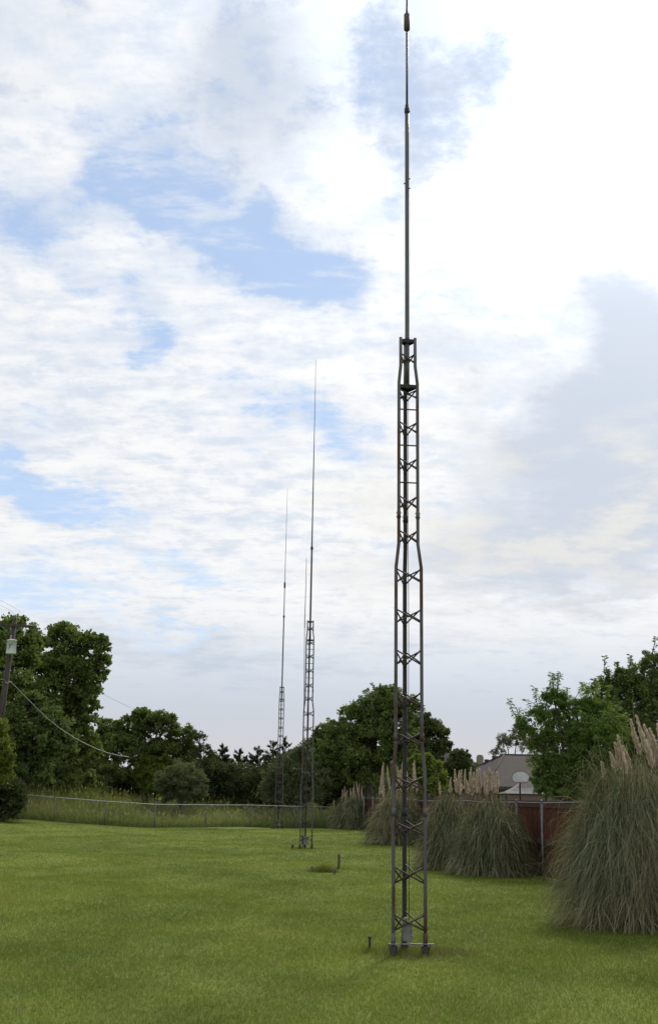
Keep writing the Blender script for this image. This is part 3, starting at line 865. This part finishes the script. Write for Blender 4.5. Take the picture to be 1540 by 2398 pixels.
# shrubs and thicket in front of the wood
SG = 'shrubs at the edge of the meadow'
plant('willow_shrub', 69, [(425, 1822, 46, 36), (448, 1845, 36, 36), (392, 1835, 28, 36), (425, 1865, 50, 24)], 'willow', 14000, .19,
      'grey green rounded willow shrub standing out into the meadow', 'shrub', SG, .35, 25, .0, .28, .5, trunk_r=.07)
plant('leafy_shrub', 73, [(345, 1800, 34, 30), (392, 1792, 24, 24), (365, 1830, 40, 34)], 'bright', 8000, .2,
      'yellow green shrub behind the willow shrub', 'shrub', SG, .6, 26, .1, .3, .5, trunk_r=.07)
plant('willow_shrub', 70, [(690, 1805, 56, 42), (650, 1825, 40, 36), (738, 1825, 40, 46), (712, 1770, 30, 24), (690, 1860, 80, 34)], 'willow', 19000, .2,
      'wide grey green shrub behind the foot of the middle tower', 'shrub', SG, .4, 27, .0, .28, .5, trunk_r=.08)
for i, (px, py, rx, ry, Y, lab) in enumerate((
        (10, 1856, 46, 38, 54.5, 'dark low bush at the left edge under the yellow green young tree'),
        (90, 1840, 70, 45, 66, 'dark thicket bush under the lighter cottonwood at the left'),
        (190, 1790, 50, 70, 78, 'dark tall thicket bush right of the lighter cottonwood'),
        (250, 1830, 55, 45, 76, 'dark thicket bush below the end of the service cable'),
        (210, 1845, 40, 28, 70, 'low mid green bush with a pale top at the back of the meadow'),
        (310, 1835, 50, 45, 77, 'dark thicket bush left of the yellow green shrub'),
        (500, 1825, 50, 50, 74, 'dark thicket bush between the willow shrub and the cedars'),
        (800, 1850, 60, 40, 72, 'dark thicket bush behind the far pampas grass'),
        (590, 1835, 60, 45, 73.5, 'dark thicket bush under the middle of the cedar row'))):
    plant('thicket_bush', Y, [(px, py, rx, ry), (px, py + ry * .75, rx * .9, ry * .5)] + ([(-4, 1905, 52, 18), (28, 1896, 26, 18)] if i == 0 else []) + [ (px + rx * .5, py + ry * .4, rx * .6, ry * .6), (px - rx * .5, py + ry * .4, rx * .6, ry * .6)],
          'elm' if i == 4 else 'thicket', 7000, .22, lab, 'bush', 'dark bushes under the wood', .5, 59 + i, 0, .3, .45, trunk_r=.06, n_clump=20)

def backing_wood():
    n = 42000
    x = rng.uniform(-75, 13, n); y = rng.uniform(90, 100, n)
    h = 2.9 + .6 * np.sin(x * .5) + .4 * np.sin(x * 1.3 + 1)
    z = gz(x, y) + h * rng.random(n) ** .8
    P = np.stack([x, y, z], -1)
    L = .42 * rng.uniform(.6, 1.2, n)
    o = np_mesh('far_wood', leaf_quads(P, unit(rng.normal(0, 1, (n, 3))), L, L * .6, rng), 4, LEAF['thicket'], None, rng.random(n))
    tag(o, 'far dark wood that closes the gaps between the trees', 'wood', kind='stuff')
backing_wood()

# ------------------------------------------------------------------ tall grass beyond the chain-link fence
FENCE = [(-60, 1848, 56.5, .75), (50, 1857.5, 57.2, .47), (130, 1863, 58.0, .33), (249, 1873, 59.3, .17), (364, 1881, 61, .05), (483, 1887, 63, .0), (588, 1890, 64.2, .0), (690, 1892, 65.2, 0), (800, 1894, 66.2, 0)]
fxy = [(W(px, py, Y).x, Y) for px, py, Y, _ in FENCE]
def fence_y(x): return np.interp(x, [q[0] for q in fxy], [q[1] for q in fxy])

M_MEADOW = mat_leaf('meadow_grass', (.075, .125, .022), (.25, .29, .070), .45, (.32, .25, .15), .22)
def meadow():
    n = 120000
    x = rng.uniform(-32, 3.5, n)
    y = fence_y(x) + .25 + rng.random(n) ** 1.25 * 16
    dn = .5 + .5 * np.sin(x * .9 + np.sin(y * .8)) * np.sin(y * .7 + np.sin(x * .6))
    h = (.40 + .55 * sstep(0, 5, y - fence_y(x)) + .35 * dn) * rng.uniform(.45, 1.2, n)
    h *= 1 + .5 * sstep(-9, -16, x) + .35 * np.sin(x * .45 + 2) * np.sin(y * .5)
    root = np.stack([x, y, gz(x, y) - .02], -1)
    d0 = rng.normal(0, .28, (n, 3)); d0[:, 2] = 1
    Q, P = strips(root, unit(d0), h, np.full(n, .022) * rng.uniform(.6, 1.3, n), .55, 2, rng)
    tt = np.clip(rng.normal(.42, .2, n) + (dn - .5) * .3, 0, .87)
    tt = np.where(rng.random(n) < .07 + .12 * (dn > .75), .97, tt)
    T = np.tile(tt, 2)
    # seed heads
    k = rng.random(n) < .10
    tip = P[-1][k]; L = rng.uniform(.10, .24, k.sum())
    dd = rng.normal(0, .25, (k.sum(), 3)); dd[:, 2] += 1
    Q2 = leaf_quads(tip, unit(dd), L, L * .28, rng)
    o = np_mesh('meadow_grass', np.concatenate([Q, Q2]), 4, M_MEADOW, None, np.concatenate([T, np.full(k.sum(), .97)]))
    tag(o, 'tall uncut weeds and grass with tan seed heads beyond the chain link fence', 'tall grass', kind='stuff')
meadow()

M_TUFT = mat_leaf('weed_tuft_grass', (.085, .10, .02), (.16, .17, .035), .4, (.2, .17, .06), 3)
g = ground(G(757, 2042))
t = empty('weed_tuft', g, 'low mound of longer yellow green grass between the two wooden stubs', 'grass tuft')
n = 2600
rt = np.stack([rng.normal(0, .22, n), rng.normal(0, .13, n), np.full(n, -.02)], -1)
d0 = rng.normal(0, .35, (n, 3)); d0[:, 2] = 1
hh = .20 * rng.uniform(.5, 1.2, n) * np.exp(-(rt[:, 0] / .34) ** 2)
Q, _ = strips(rt, unit(d0), hh, np.full(n, .009), .7, 3, rng)
np_mesh('blades', Q, 4, M_TUFT, t, np.tile(rng.random(n), 3))

# ------------------------------------------------------------------ pampas grass
M_PAMPAS = mat_leaf('pampas_blades', (.026, .036, .016), (.185, .210, .112), .15, (.33, .25, .155), 1.2)
M_PLUME = mat_leaf('pampas_plumes', (.50, .40, .32), (.68, .57, .47), .45, (.60, .46, .38), 2)
M_STALK = mat_two('pampas_stalk', (.24, .20, .11), (.19, .15, .08), 6, .8)
def pampas(px, py, width_px, h_px, n, plumes, label, seed, plume_len=.7, plume_px=None, dead=.2, stretch=(1, 1), lean=(0, 0), wmul=1.0, seg=8):
    r_ = np.random.default_rng(seed)
    g = ground(G(px, py))
    s_ = g.y / F_PX
    H = h_px * s_; Rr = width_px / 2 * s_
    root = empty('pampas_grass', g, label, 'pampas grass', 'pampas grass clumps along the right fence')
    # each leaf rises from the foot and bends over so that its tip lies on a rough dome
    a = r_.uniform(0, 2 * np.pi, n)
    ntuft = 9
    tu = r_.integers(0, ntuft, n)
    ta = r_.uniform(0, 2 * np.pi, ntuft); tr = r_.uniform(.22, .68, ntuft)
    toff = np.stack([np.cos(ta) * tr * Rr, np.sin(ta) * tr * Rr], -1)[tu]
    tcol = r_.normal(0, .10, ntuft)[tu]
    u_ = np.clip(r_.random(n) ** .55, .03, 1)
    lump_ = 1 + .09 * np.sin(a * 3 + seed) + .06 * np.sin(a * 7 + seed * 2) + .07 * np.sin(u_ * 7 + a * 4 + seed)
    sc_ = r_.uniform(.66, 1.05, n) * lump_
    stray = (r_.random(n) < .20) & (u_ > .35)
    sc_ = np.where(stray, sc_ * r_.uniform(1.05, 1.25, n), sc_)
    ca, sa = np.cos(a), np.sin(a)
    zA = H * .85 * np.sqrt(1.02 - .86 * u_ ** 2.4) * sc_
    rA = .74 * Rr * u_ * (.8 + .2 * sc_)
    fall = r_.uniform(.12, 1.0, n)
    q = r_.random(n) ** .5 * Rr * .30
    a0 = a + r_.normal(0, .6, n)
    P0 = np.stack([np.cos(a0) * q + .35 * toff[:, 0], np.sin(a0) * q + .35 * toff[:, 1], np.full(n, -.02)], -1)
    A = np.stack([ca * rA, sa * rA, zA], -1) + .22 * np.stack([toff[:, 0], toff[:, 1], 0 * u_], -1) + r_.normal(0, .03 * H, (n, 3))
    out_ = (.16 + .26 * r_.random(n)) * Rr * (.45 + .75 * u_)
    a1 = a + r_.normal(0, .5, n)
    P2 = A + np.stack([np.cos(a1) * out_, np.sin(a1) * out_, -(.04 + .42 * fall) * H * (.45 + .55 * u_)], -1)
    tm = .60
    P1 = (A - (1 - tm) ** 2 * P0 - tm * tm * P2) / (2 * tm * (1 - tm))
    wv = r_.normal(0, 1, (n, 3)) * (.030 * H + .075 * H * (r_.random((n, 1)) < .18)); ph = r_.uniform(0, 6.28, n)
    pts = []
    for j in range(seg + 1):
        t_ = j / seg
        pts.append((1 - t_) ** 2 * P0 + 2 * t_ * (1 - t_) * P1 + t_ * t_ * P2 + wv * np.sin(t_ * 6 + ph)[:, None] * t_)
    w = .0085 * wmul * r_.uniform(.6, 1.3, n)
    side = unit(np.stack([-sa, ca, np.zeros(n)], -1) + r_.normal(0, .5, (n, 3)))
    Q = []
    for j in range(seg):
        wa = (w * (1 - (j / seg) ** 2 * .85))[:, None] / 2; wb = (w * (1 - ((j + 1) / seg) ** 2 * .85))[:, None] / 2
        Q.append(np.stack([pts[j] - side * wa, pts[j] + side * wa, pts[j + 1] + side * wb, pts[j + 1] - side * wb], 1))
    Q = np.concatenate(Q)
    Q[:, :, 2] = np.maximum(Q[:, :, 2], .01)
    tt = np.clip(r_.normal(.42, .26, n) + tcol, 0, .86)
    patch = np.sin(a * 3 + seed) * .5 + .5
    tt = np.where(r_.random(n) < dead * (.4 + 1.2 * patch), .97, tt)
    np_mesh('leaves', Q, 4, M_PAMPAS, root, np.tile(tt, seg))
    # thatch of dead leaves round the foot
    k = n // 5
    a = r_.uniform(0, 2 * np.pi, k); rr_ = Rr * r_.uniform(.35, .95, k)
    rt = np.stack([np.cos(a) * rr_ * stretch[0], np.sin(a) * rr_ * stretch[1], r_.uniform(.0, .35, k) * H * .7], -1)
    d0 = np.stack([np.cos(a), np.sin(a), r_.uniform(-.9, .5, k)], -1) + r_.normal(0, .4, (k, 3))
    Q, _ = strips(rt, unit(d0), H * .35 * r_.uniform(.4, 1, k), np.full(k, .008 * wmul), 1.3, 4, r_)
    Q[:, :, 2] = np.maximum(Q[:, :, 2], .008)
    np_mesh('thatch', Q, 4, M_PAMPAS, root, np.tile(np.where(r_.random(k) < .55, .98, r_.uniform(.2, .7, k)), 4))
    for (qx, qtop, qbot) in plumes:
        # plume seen from row qtop to qbot at column qx
        yy = g.y + r_.uniform(-.4, .4) * Rr
        tp = np.array(W(qx, qtop, yy)) - np.array(g); bt = np.array(W(qx + lean[0] * (qbot - qtop) + r_.normal(0, 3), qbot, yy)) - np.array(g)
        foot = np.array([r_.normal(0, .25) * Rr, r_.normal(0, .2) * Rr, 0])
        st = MB(); st.tube([Vector(foot), Vector((foot + bt) / 2 + np.array([0, 0, .1])), Vector(bt), Vector(tp * .98 + bt * .02)], [.007, .006, .005, .002], 5)
        pl_len = np.linalg.norm(tp - bt)
        m_ = int(420 * max(1, pl_len / .7))
        tq = r_.random(m_)
        ax = bt + (tp - bt) * tq[:, None]
        ax += r_.normal(0, .012, (m_, 3)) * (1.1 - tq)[:, None]
        ax[:, 0] += .05 * pl_len * np.sin(tq * 2.5) * (1 if qx % 2 else -1)
        wid = .020 * np.sin(np.pi * np.clip(tq * .9 + .1, 0, 1)) ** .7 * (1.15 - tq) * 1.6 * min(1.4, pl_len / .6)
        al = r_.uniform(0, 2 * np.pi, m_)
        dirn = np.stack([np.cos(al) * .26, np.sin(al) * .26, np.full(m_, 1.0)], -1)
        L = (wid * 2.2 + .06)
        Qp = leaf_quads(ax, unit(dirn + r_.normal(0, .12, (m_, 3))), L, L * .16 * wmul ** .5, r_)
        po = np_mesh('plume', Qp, 4, M_PLUME, root, np.clip(r_.normal(.5, .25, m_), 0, 1))
        st.build('stalk', M_STALK, po)
    return root

pr = random.Random(5)
pampas(825, 1942, 112, 76, 3000, [(x, pr.randint(1832, 1852), pr.randint(1868, 1882)) for x in (801, 808, 814, 820, 825, 830, 836, 842, 848)] + [(782, 1875, 1893)],
       'far small pampas clump with pinkish plumes at the end of the chain link fence', 71, wmul=3.2, dead=.25)
pampas(928, 1976, 150, 112, 4200, [(x, pr.randint(1782, 1815), pr.randint(1850, 1868)) for x in (893, 900, 908, 917, 929, 938, 944, 951, 965, 972)] + [(1030, 1833, 1862)],
       'pampas clump behind the left leg of the nearest tower with tall tan plumes', 72, wmul=2.4, dead=.4)
pampas(1050, 2032, 150, 160, 5200, [(x, pr.randint(1800, 1826), pr.randint(1852, 1868)) for x in (1056, 1066, 1076, 1082, 1090, 1097, 1104, 1110)],
       'left clump of the pampas pair just right of the nearest tower', 73, wmul=1.9, dead=.3)
pampas(1152, 2047, 195, 162, 7000, [(x, pr.randint(1802, 1822), pr.randint(1852, 1866)) for x in (1118, 1124, 1131, 1137, 1143, 1150, 1156, 1161)],
       'right greener clump of the pampas pair, in front of the wooden fence', 74, wmul=1.7, dead=.22)
pampas(1500, 2172, 372, 352, 14000, [(1478, 1690, 1770), (1492, 1680, 1800), (1503, 1702, 1800), (1517, 1712, 1800), (1440, 1745, 1800), (1425, 1768, 1806), (1455, 1752, 1815), (1532, 1735, 1810), (1465, 1790, 1830), (1540, 1700, 1790), (1448, 1728, 1812), (1410, 1790, 1838)],
       'biggest pampas clump, nearest on the right, with tall plumes', 75, wmul=1.0, dead=.30, lean=(.28, 0), seg=9)
pampas(1660, 2150, 320, 340, 5000, [(1580, 1700, 1800), (1600, 1690, 1790)],
       'pampas clump mostly beyond the right edge, beside the biggest one', 76, wmul=1.4, dead=.3, lean=(.2, 0))

# ------------------------------------------------------------------ chain-link fences
def chain_fence(pts, h, label, wire=True, cat='chain link fence', pr_=.028):
    """pts: ground points of the posts; a rail on top and woven wire below it"""
    base = Vector(pts[0])
    t = empty('chain_link_fence' if wire else 'pipe_fence', base, label, cat)
    P = [Vector(p) - base for p in pts]
    b = MB(); b.tube([p + Vector((0, 0, h - .02)) for p in P], .021 if wire else .014, 8); b.build('top_rail', M_RAIL if wire else M_GALV, t)
    for p in P:
        b = MB(); b.tube([p + Vector((0, .03, -.2)), p + Vector((0, .03, h + .01))], pr_, 10)
        b.tube([p + Vector((0, .03, h + .01)), p + Vector((0, .03, h + .035)), p + Vector((0, .03, h + .05))], [pr_ * 1.25, pr_ * 1.2, pr_ * .4], 10)
        b.build('post', M_GALV, t)
    if not wire: return t
    # woven wire: two families of slanting wires, each a flat-sided strand
    Q = []
    L = [0]
    for p, q in zip(P[:-1], P[1:]): L.append(L[-1] + (q - p).length)
    tot = L[-1]; pit = .075
    arr = np.array([tuple(p) for p in P]); Ls = np.array(L)
    at = lambda s: np.stack([np.interp(s, Ls, arr[:, i]) for i in range(3)], -1)
    s0 = np.arange(0, tot - h, pit)
    zt = np.linspace(0.03, h - .03, 5)
    for sg in (1, -1):
        for i in range(4):
            sa = s0 + (zt[i] if sg > 0 else h - zt[i]); sb = s0 + (zt[i + 1] if sg > 0 else h - zt[i + 1])
            A = at(sa); B = at(sb); A[:, 2] += zt[i]; B[:, 2] += zt[i + 1]
            for off in ((.0009, 0, .0009), (-.0009, 0, .0009)):
                o_ = np.array(off)
                Q.append(np.stack([A - o_, A + o_, B + o_, B - o_], 1))
    np_mesh('wire_mesh', np.concatenate(Q), 4, M_WIRE, t)
    return t
cpts = []
for (px, py, Y, z) in FENCE:
    w_ = W(px, py, Y); cpts.append(ground((w_.x, Y)))
chain_fence(cpts, 1.22, 'low grey chain link fence between the lawn and the tall meadow grass')
ys = [10, 13, 16, 19, 21.9, 26.05, 28.4, 32, 35.4, 38.7, 42.3, 46, 50, 54, 58, 62, 65.6]
chain_fence([ground((fence_x(y), y)) for y in ys], CAMZ - .03, 'tall grey steel pipe posts with a top rail close before the red wooden fence', False, 'pipe fence', pr_=.03)

# ------------------------------------------------------------------ red wooden fence
def wooden_fence():
    t = empty('wooden_fence', (wood_x(5), 5, 0), 'dark red stained board fence with a cap board along the right side', 'wooden fence')
    y0, y1 = 3.0, 67.0
    d = Vector((wood_x(y1) - wood_x(y0), y1 - y0, 0)); L = d.length; d.normalize()
    ang = math.atan2(d.y, d.x)
    o0 = Vector((wood_x(y0), y0, 0)) - Vector((wood_x(5), 5, 0))
    nrm = Vector((-d.y, d.x, 0))                # towards the yard
    up, lo, r_ = MB(), MB(), random.Random(3)
    s = 0
    while s < L:
        w = .138
        jit = r_.uniform(-.004, .004)
        c = o0 + d * (s + w / 2)
        up.box(c + nrm * (.03 + jit) + Vector((0, 0, 1.20)), (w - .006, .018, .96), ang)
        lo.box(c + nrm * (-.03 + jit) + Vector((0, 0, .36)), (w - .006, .018, .80), ang)
        s += w
    up.build('upper_boards', M_BOARD, t); lo.build('lower_boards', M_BOARD, t)
    b = MB(); c = o0 + d * (L / 2)
    b.box(c + nrm * .052 + Vector((0, 0, CAMZ - .10)), (L, .022, .13), ang)
    b.box(c + nrm * .02 + Vector((0, 0, CAMZ - .018)), (L, .14, .03), ang); b.build('cap_board', M_TRIM, t)
    b = MB(); b.box(c + nrm * .054 + Vector((0, 0, .80)), (L, .026, .13), ang); b.build('middle_rail', M_TRIM, t)
    for q in np.arange(0, L, 2.4):
        MB().box(o0 + d * q - nrm * .10 + Vector((0, 0, .82)), (.09, .09, 1.68), ang).build('fence_post', M_POST, t)
wooden_fence()

# ------------------------------------------------------------------ houses, canopy, hoop beyond the fence
def hip_house(corner, ax, length, depth, eave, rise, inset, label, over=.45, chim=None):
    """corner: nearest wall corner on the ground; ax: direction of the long wall; roof hipped at both ends"""
    ax = Vector((ax[0], ax[1], 0)).normalized(); ay = Vector((-ax.y, ax.x, 0))
    t = empty('house', corner, label, 'house', 'houses behind the wooden fence')
    ang = math.atan2(ax.y, ax.x)
    c = ax * (length / 2) + ay * (depth / 2)
    b = MB(); b.box(c + Vector((0, 0, eave / 2)), (length, depth, eave), ang); b.build('wall', M_BRICK, t)
    o = over
    e = [ax * (-o) + ay * (-o), ax * (length + o) + ay * (-o), ax * (length + o) + ay * (depth + o), ax * (-o) + ay * (depth + o)]
    e = [q + Vector((0, 0, eave + .02)) for q in e]
    r0 = ax * inset + ay * (depth / 2) + Vector((0, 0, eave + rise)); r1 = ax * (length - inset) + ay * (depth / 2) + Vector((0, 0, eave + rise))
    b = MB(); b.add(e + [r0, r1], [(0, 1, 5, 4), (1, 2, 5), (2, 3, 4, 5), (3, 0, 4), (3, 2, 1, 0)])
    ro = b.build('roof', M_ROOF, t)
    rc = MB()
    for q, s in ((e[0], r0), (e[1], r1), (e[2], r1), (e[3], r0), (r0, r1)): rc.tube([q + Vector((0, 0, .01)), s + Vector((0, 0, .02))], .07, 6)
    rc.build('ridge_cap', M_ROOF, ro)
    f = MB()
    for i in range(4):
        p, q = e[i], e[(i + 1) % 4]
        f.box((p + q) / 2 + Vector((0, 0, -.10)), ((q - p).length, .05, .18), math.atan2((q - p).y, (q - p).x))
    f.build('fascia', M_FASCIA, ro)
    for q in (.25, .45):
        v = r0 + (e[3] - r0) * q * .5 + Vector((0, 0, .12))
        MB().box(v, (.28, .28, .22), ang).build('roof_vent', M_FASCIA, ro)
    for q in (.62,):
        cw = ax * (length * q) + Vector((0, 0, 1.4))
        w = MB()
        w.box(cw - ay * .02, (1.3, .08, 1.3), ang); wo = w.build('window', M_WHITE, t)
        MB().box(cw - ay * .05, (1.14, .05, 1.14), ang).build('pane', M_GLASS, wo)
    return t, ang
Yh = 78
hc = W(1148, 1874, Yh); hc = Vector((hc.x, hc.y, float(gz(hc.x, hc.y))))
eave_z = W(1200, 1843, Yh).z; peak_z = W(1213, 1769, Yh + 8).z
hip_house(hc, (1, .18), 15, 13.5, eave_z - hc.z, peak_z - eave_z, 3.4, 'brown shingled hip roof house behind the basketball backboard')
hb = W(1096, 1874, 104); hb = Vector((hb.x, hb.y, float(gz(hb.x, hb.y))))
hs, ha = hip_house(hb, (-1, .30), 16, -9, W(1100, 1806, 104).z - hb.z + .3, 2.0, 3.0, 'farther house with a tan chimney, its roof sloping down behind the plumes')
bpy.data.objects.remove(hs) if False else None
ch = MB()
cw = W(1123, 1782, 101) - Vector(hs.location)
ch.box((cw.x, cw.y, (cw.z + .4) / 2 + 1.0), (.56, .6, cw.z + .4 - 2.0)); ch.box((cw.x, cw.y, cw.z + .42), (.40, .44, .22))
cho = ch.build('chimney', M_CHIM, hs)

cg = W(1232, 1874, 68); cg.z = 0
t = empty('garden_canopy', cg, 'grey cloth garden canopy with a swooping roof on dark posts behind the wooden fence', 'canopy')
zc = W(1232, 1859, 68).z; hw = 57 * m_px(68) * 1.02; ztop = W(1232, 1829, 68).z
rings = [(hw, zc), (hw * .76, zc + (ztop - zc) * .17), (hw * .50, zc + (ztop - zc) * .45), (hw * .27, zc + (ztop - zc) * .82), (hw * .16, ztop)]
vs, fs = [], []
for r_, z in rings:
    for i in range(16):
        a = 2 * math.pi * i / 16 + math.pi / 4
        k = 1 / max(abs(math.cos(a)), abs(math.sin(a)))
        vs.append((math.cos(a) * r_ * k, math.sin(a) * r_ * k, z))
for j in range(4):
    for i in range(16): fs.append((j * 16 + i, j * 16 + (i + 1) % 16, (j + 1) * 16 + (i + 1) % 16, (j + 1) * 16 + i))
fs.append(tuple(range(64, 80)))
b = MB(); b.add(vs, fs, False); o = b.build('canopy_cloth', M_CANVAS, t)
so = o.modifiers.new('thickness', 'SOLIDIFY'); so.thickness = .02
b = MB(); b.lathe([(hw * .22, ztop + .03), (hw * .2, ztop + .06), (hw * .03, ztop + .18)], (0, 0, 0), 8); b.build('top_vent', M_CANVAS, t)
b = MB()
for i in range(4):
    a = math.pi / 4 + i * math.pi / 2
    c_, d_ = math.cos(a) * hw * 1.38, math.sin(a) * hw * 1.38
    a2 = a + math.pi / 2
    e_, f_ = math.cos(a2) * hw * 1.38, math.sin(a2) * hw * 1.38
    b.tube([(c_, d_, zc - .04), (e_, f_, zc - .04)], .035, 8)
b.build('eave_frame', M_DARKSTEEL, t)
for i in range(4):
    a = math.pi / 4 + i * math.pi / 2
    MB().box((math.cos(a) * hw * 1.38, math.sin(a) * hw * 1.38, zc / 2 - .03), (.11, .11, zc)).build('post', M_DARKSTEEL, t)

hg = W(1219, 1874, 64.5); hg.z = 0
t = empty('basketball_hoop', hg, 'basketball hoop with a pale fan shaped backboard on a black pole before the canopy', 'basketball hoop')
s_ = m_px(64.5) * 1.02
zb = W(1219, 1822, 64.5).z
poly = [(-21, -3), (-20, 5), (-15, 11), (-7, 14.5), (2, 15), (9, 14), (13, 6), (19, -6), (22, -11), (14, -13), (6, -12), (-2, -11), (-12, -8.5), (-18, -6.5)]
poly = [(-21, -2), (-20, 6), (-15, 11), (-7, 14.5), (0, 15), (8, 14.5), (16, 11), (21, 6), (22, -2), (20, -6), (13, -9.5), (5, -11), (-4, -11), (-13, -9.5), (-19, -6)]
mt = Matrix.Translation((0, 0, zb)) @ Matrix.Rotation(R(10), 4, 'Z') @ Matrix.Rotation(math.pi / 2, 4, 'X')
b = MB(); b.prism([(x * s_, y * s_) for x, y in poly], .04, mt); bo = b.build('backboard', M_BBOARD, t)
b = MB()
k = len(poly)
for i in range(k):
    p, q = poly[i], poly[(i + 1) % k]
    b.tube([mt @ Vector((p[0] * s_, p[1] * s_, .02)), mt @ Vector((q[0] * s_, q[1] * s_, .02))], .014, 6)
b.build('backboard_rim', M_DARKSTEEL, bo)
b = MB(); b.tube([(0, .25, -.05), (0, .25, zb - .5), (0, .06, zb)], .05, 10); b.build('pole', M_DARKSTEEL, t)
b = MB()
b.tube([(.08 + .23 * math.cos(a), -.30 + .23 * math.sin(a), zb - .22) for a in np.linspace(0, 2 * math.pi, 21)], .010, 6, False)
b.tube([(.02, -.02, zb - .22), (.05, -.08, zb - .22)], .02, 6)
b.build('rim', M_HOOP, t)

# ------------------------------------------------------------------ utility pole and lines
Yp = 52.0
pt = W(36, 1449, Yp); pb = W(-6, 1740, Yp)
dirp = (pt - pb) / (pt.z - pb.z)
gb = pb + dirp * (float(gz(pb.x, Yp)) - pb.z)
t = empty('utility_pole', gb, 'dark wooden utility pole with crossarm and grey transformer at the left edge', 'utility pole')
H = pt.z - gb.z
at_ = lambda z: dirp * z                          # along the slightly leaning pole, height above its foot
b = MB(); b.tube([at_(-.3), at_(H * .5), at_(H)], [.17, .145, .115], 14); b.build('pole', M_UPOLE, t)
zx = W(34, 1466, Yp).z - gb.z
b = MB()
l_ = at_(zx) + Vector((-1.25, -.14, .12)); r_ = at_(zx) + Vector((1.0, -.14, -.06))
dv = (r_ - l_)
b.box((l_ + r_) / 2, (dv.length, .09, .12), m=dv.to_track_quat('X', 'Z').to_matrix()); xa = b.build('crossarm', M_UPOLE, t)
b = MB()
for sx in (-.55, .45): b.tube([at_(zx) + Vector((sx, -.19, -.02)), at_(zx - .55) + Vector((0, -.15, 0))], .018, 6)
b.build('crossarm_brace', M_GALV, t)
ins = [(at_(H) + Vector((0, 0, .0)))] + [l_ + dv * .06 + Vector((0, 0, .06)), l_ + dv * .95 + Vector((0, 0, .06))]
for q in ins:
    b = MB(); b.lathe([(.02, 0), (.02, .06), (.06, .07), (.05, .11), (.065, .12), (.05, .17), (.03, .2), (.01, .21)], q, 12); b.build('insulator', M_PORC, t)
b = MB(); b.tube([at_(zx) + Vector((.62, -.14, -.02)), at_(zx) + Vector((.55, -.16, -.5))], .035, 8); b.build('fuse_cutout', M_TRANS, t)
zt = W(36, 1534, Yp).z - gb.z; ht = (1534 - 1499) * m_px(Yp)
tc_ = at_(zt) + Vector((.16, -.42, 0))
b = MB(); b.lathe([(.215, 0), (.225, .03), (.225, ht * .9), (.235, ht * .9), (.235, ht * .94), (.12, ht * .985), (.05, ht)], tc_, 22)
tb = b.build('transformer', M_TRANS, t)
b = MB(); b.box(tc_ + Vector((-.08, .26, ht * .3)), (.10, .16, .06)); b.box(tc_ + Vector((-.08, .26, ht * .7)), (.10, .16, .06)); b.build('mounting_bracket', M_DARKSTEEL, tb)
b = MB(); b.lathe([(.05, 0), (.035, .05), (.05, .07), (.035, .12), (.045, .14), (.02, .2)], tc_ + Vector((-.06, -.02, ht * .97)), 10); b.build('bushing', M_PORC, tb)
b = MB()
b.tube([at_(zt + ht * 1.0) + Vector((.05, -.2, .1)), tc_ + Vector((-.02, -.25, ht * .6)), tc_ + Vector((-.22, -.1, ht * .35)), at_(zt - .1) + Vector((-.25, -.1, 0))], .014, 6)
b.tube([tc_ + Vector((.1, -.235, ht * .7)), tc_ + Vector((-.05, -.25, ht * .35)), at_(zt + .02) + Vector((-.3, -.12, 0))], .012, 6)
b.build('transformer_lead', M_CABLE, t)

def cable(name, pts, r, mat, label, group=None):
    base = Vector(pts[0])
    # smooth through the points
    P = [Vector(p) for p in pts]
    sm = []
    for i in range(len(P) - 1):
        p0, p1, p2, p3 = P[max(i - 1, 0)], P[i], P[i + 1], P[min(i + 2, len(P) - 1)]
        for k in range(8):
            u = k / 8
            sm.append(.5 * ((2 * p1) + (p2 - p0) * u + (2 * p0 - 5 * p1 + 4 * p2 - p3) * u * u + (3 * p1 - p0 - 3 * p2 + p3) * u ** 3))
    sm.append(P[-1])
    b = MB(); b.tube([q - base for q in sm], r, 7)
    o = b.build(name, mat); o.location = base
    return tag(o, label, 'cable', group)
cable('service_cable', [W(-60, 1578, 40), W(-6, 1590, 50.5), W(9, 1592, 51.7), W(17, 1601, 51.8), W(26, 1598, 52), W(62, 1634, 53), W(120, 1690, 54.5), W(180, 1731, 56), W(240, 1759, 57.5), W(278, 1769, 59), W(302, 1773, 60)],
      .024, M_LINE, 'thick pale service cable sagging from the utility pole down to the trees')
pg = 'thin power lines from the utility pole'
ia, ib = Vector(gb) + ins[0] + Vector((0, 0, .2)), Vector(gb) + ins[2] + Vector((0, 0, .2))
cable('power_line', [W(-80, 1405, 40), ia, W(200, 1600, 75), W(330, 1668, 90)], .0045, M_THIN, 'thin power line running from the top insulator of the utility pole', pg)
cable('power_line', [W(-80, 1386, 40), W(60, 1442, 50), W(220, 1610, 75), W(330, 1668, 90)], .0045, M_THIN, 'thin power line passing just above the crossarm of the utility pole', pg)
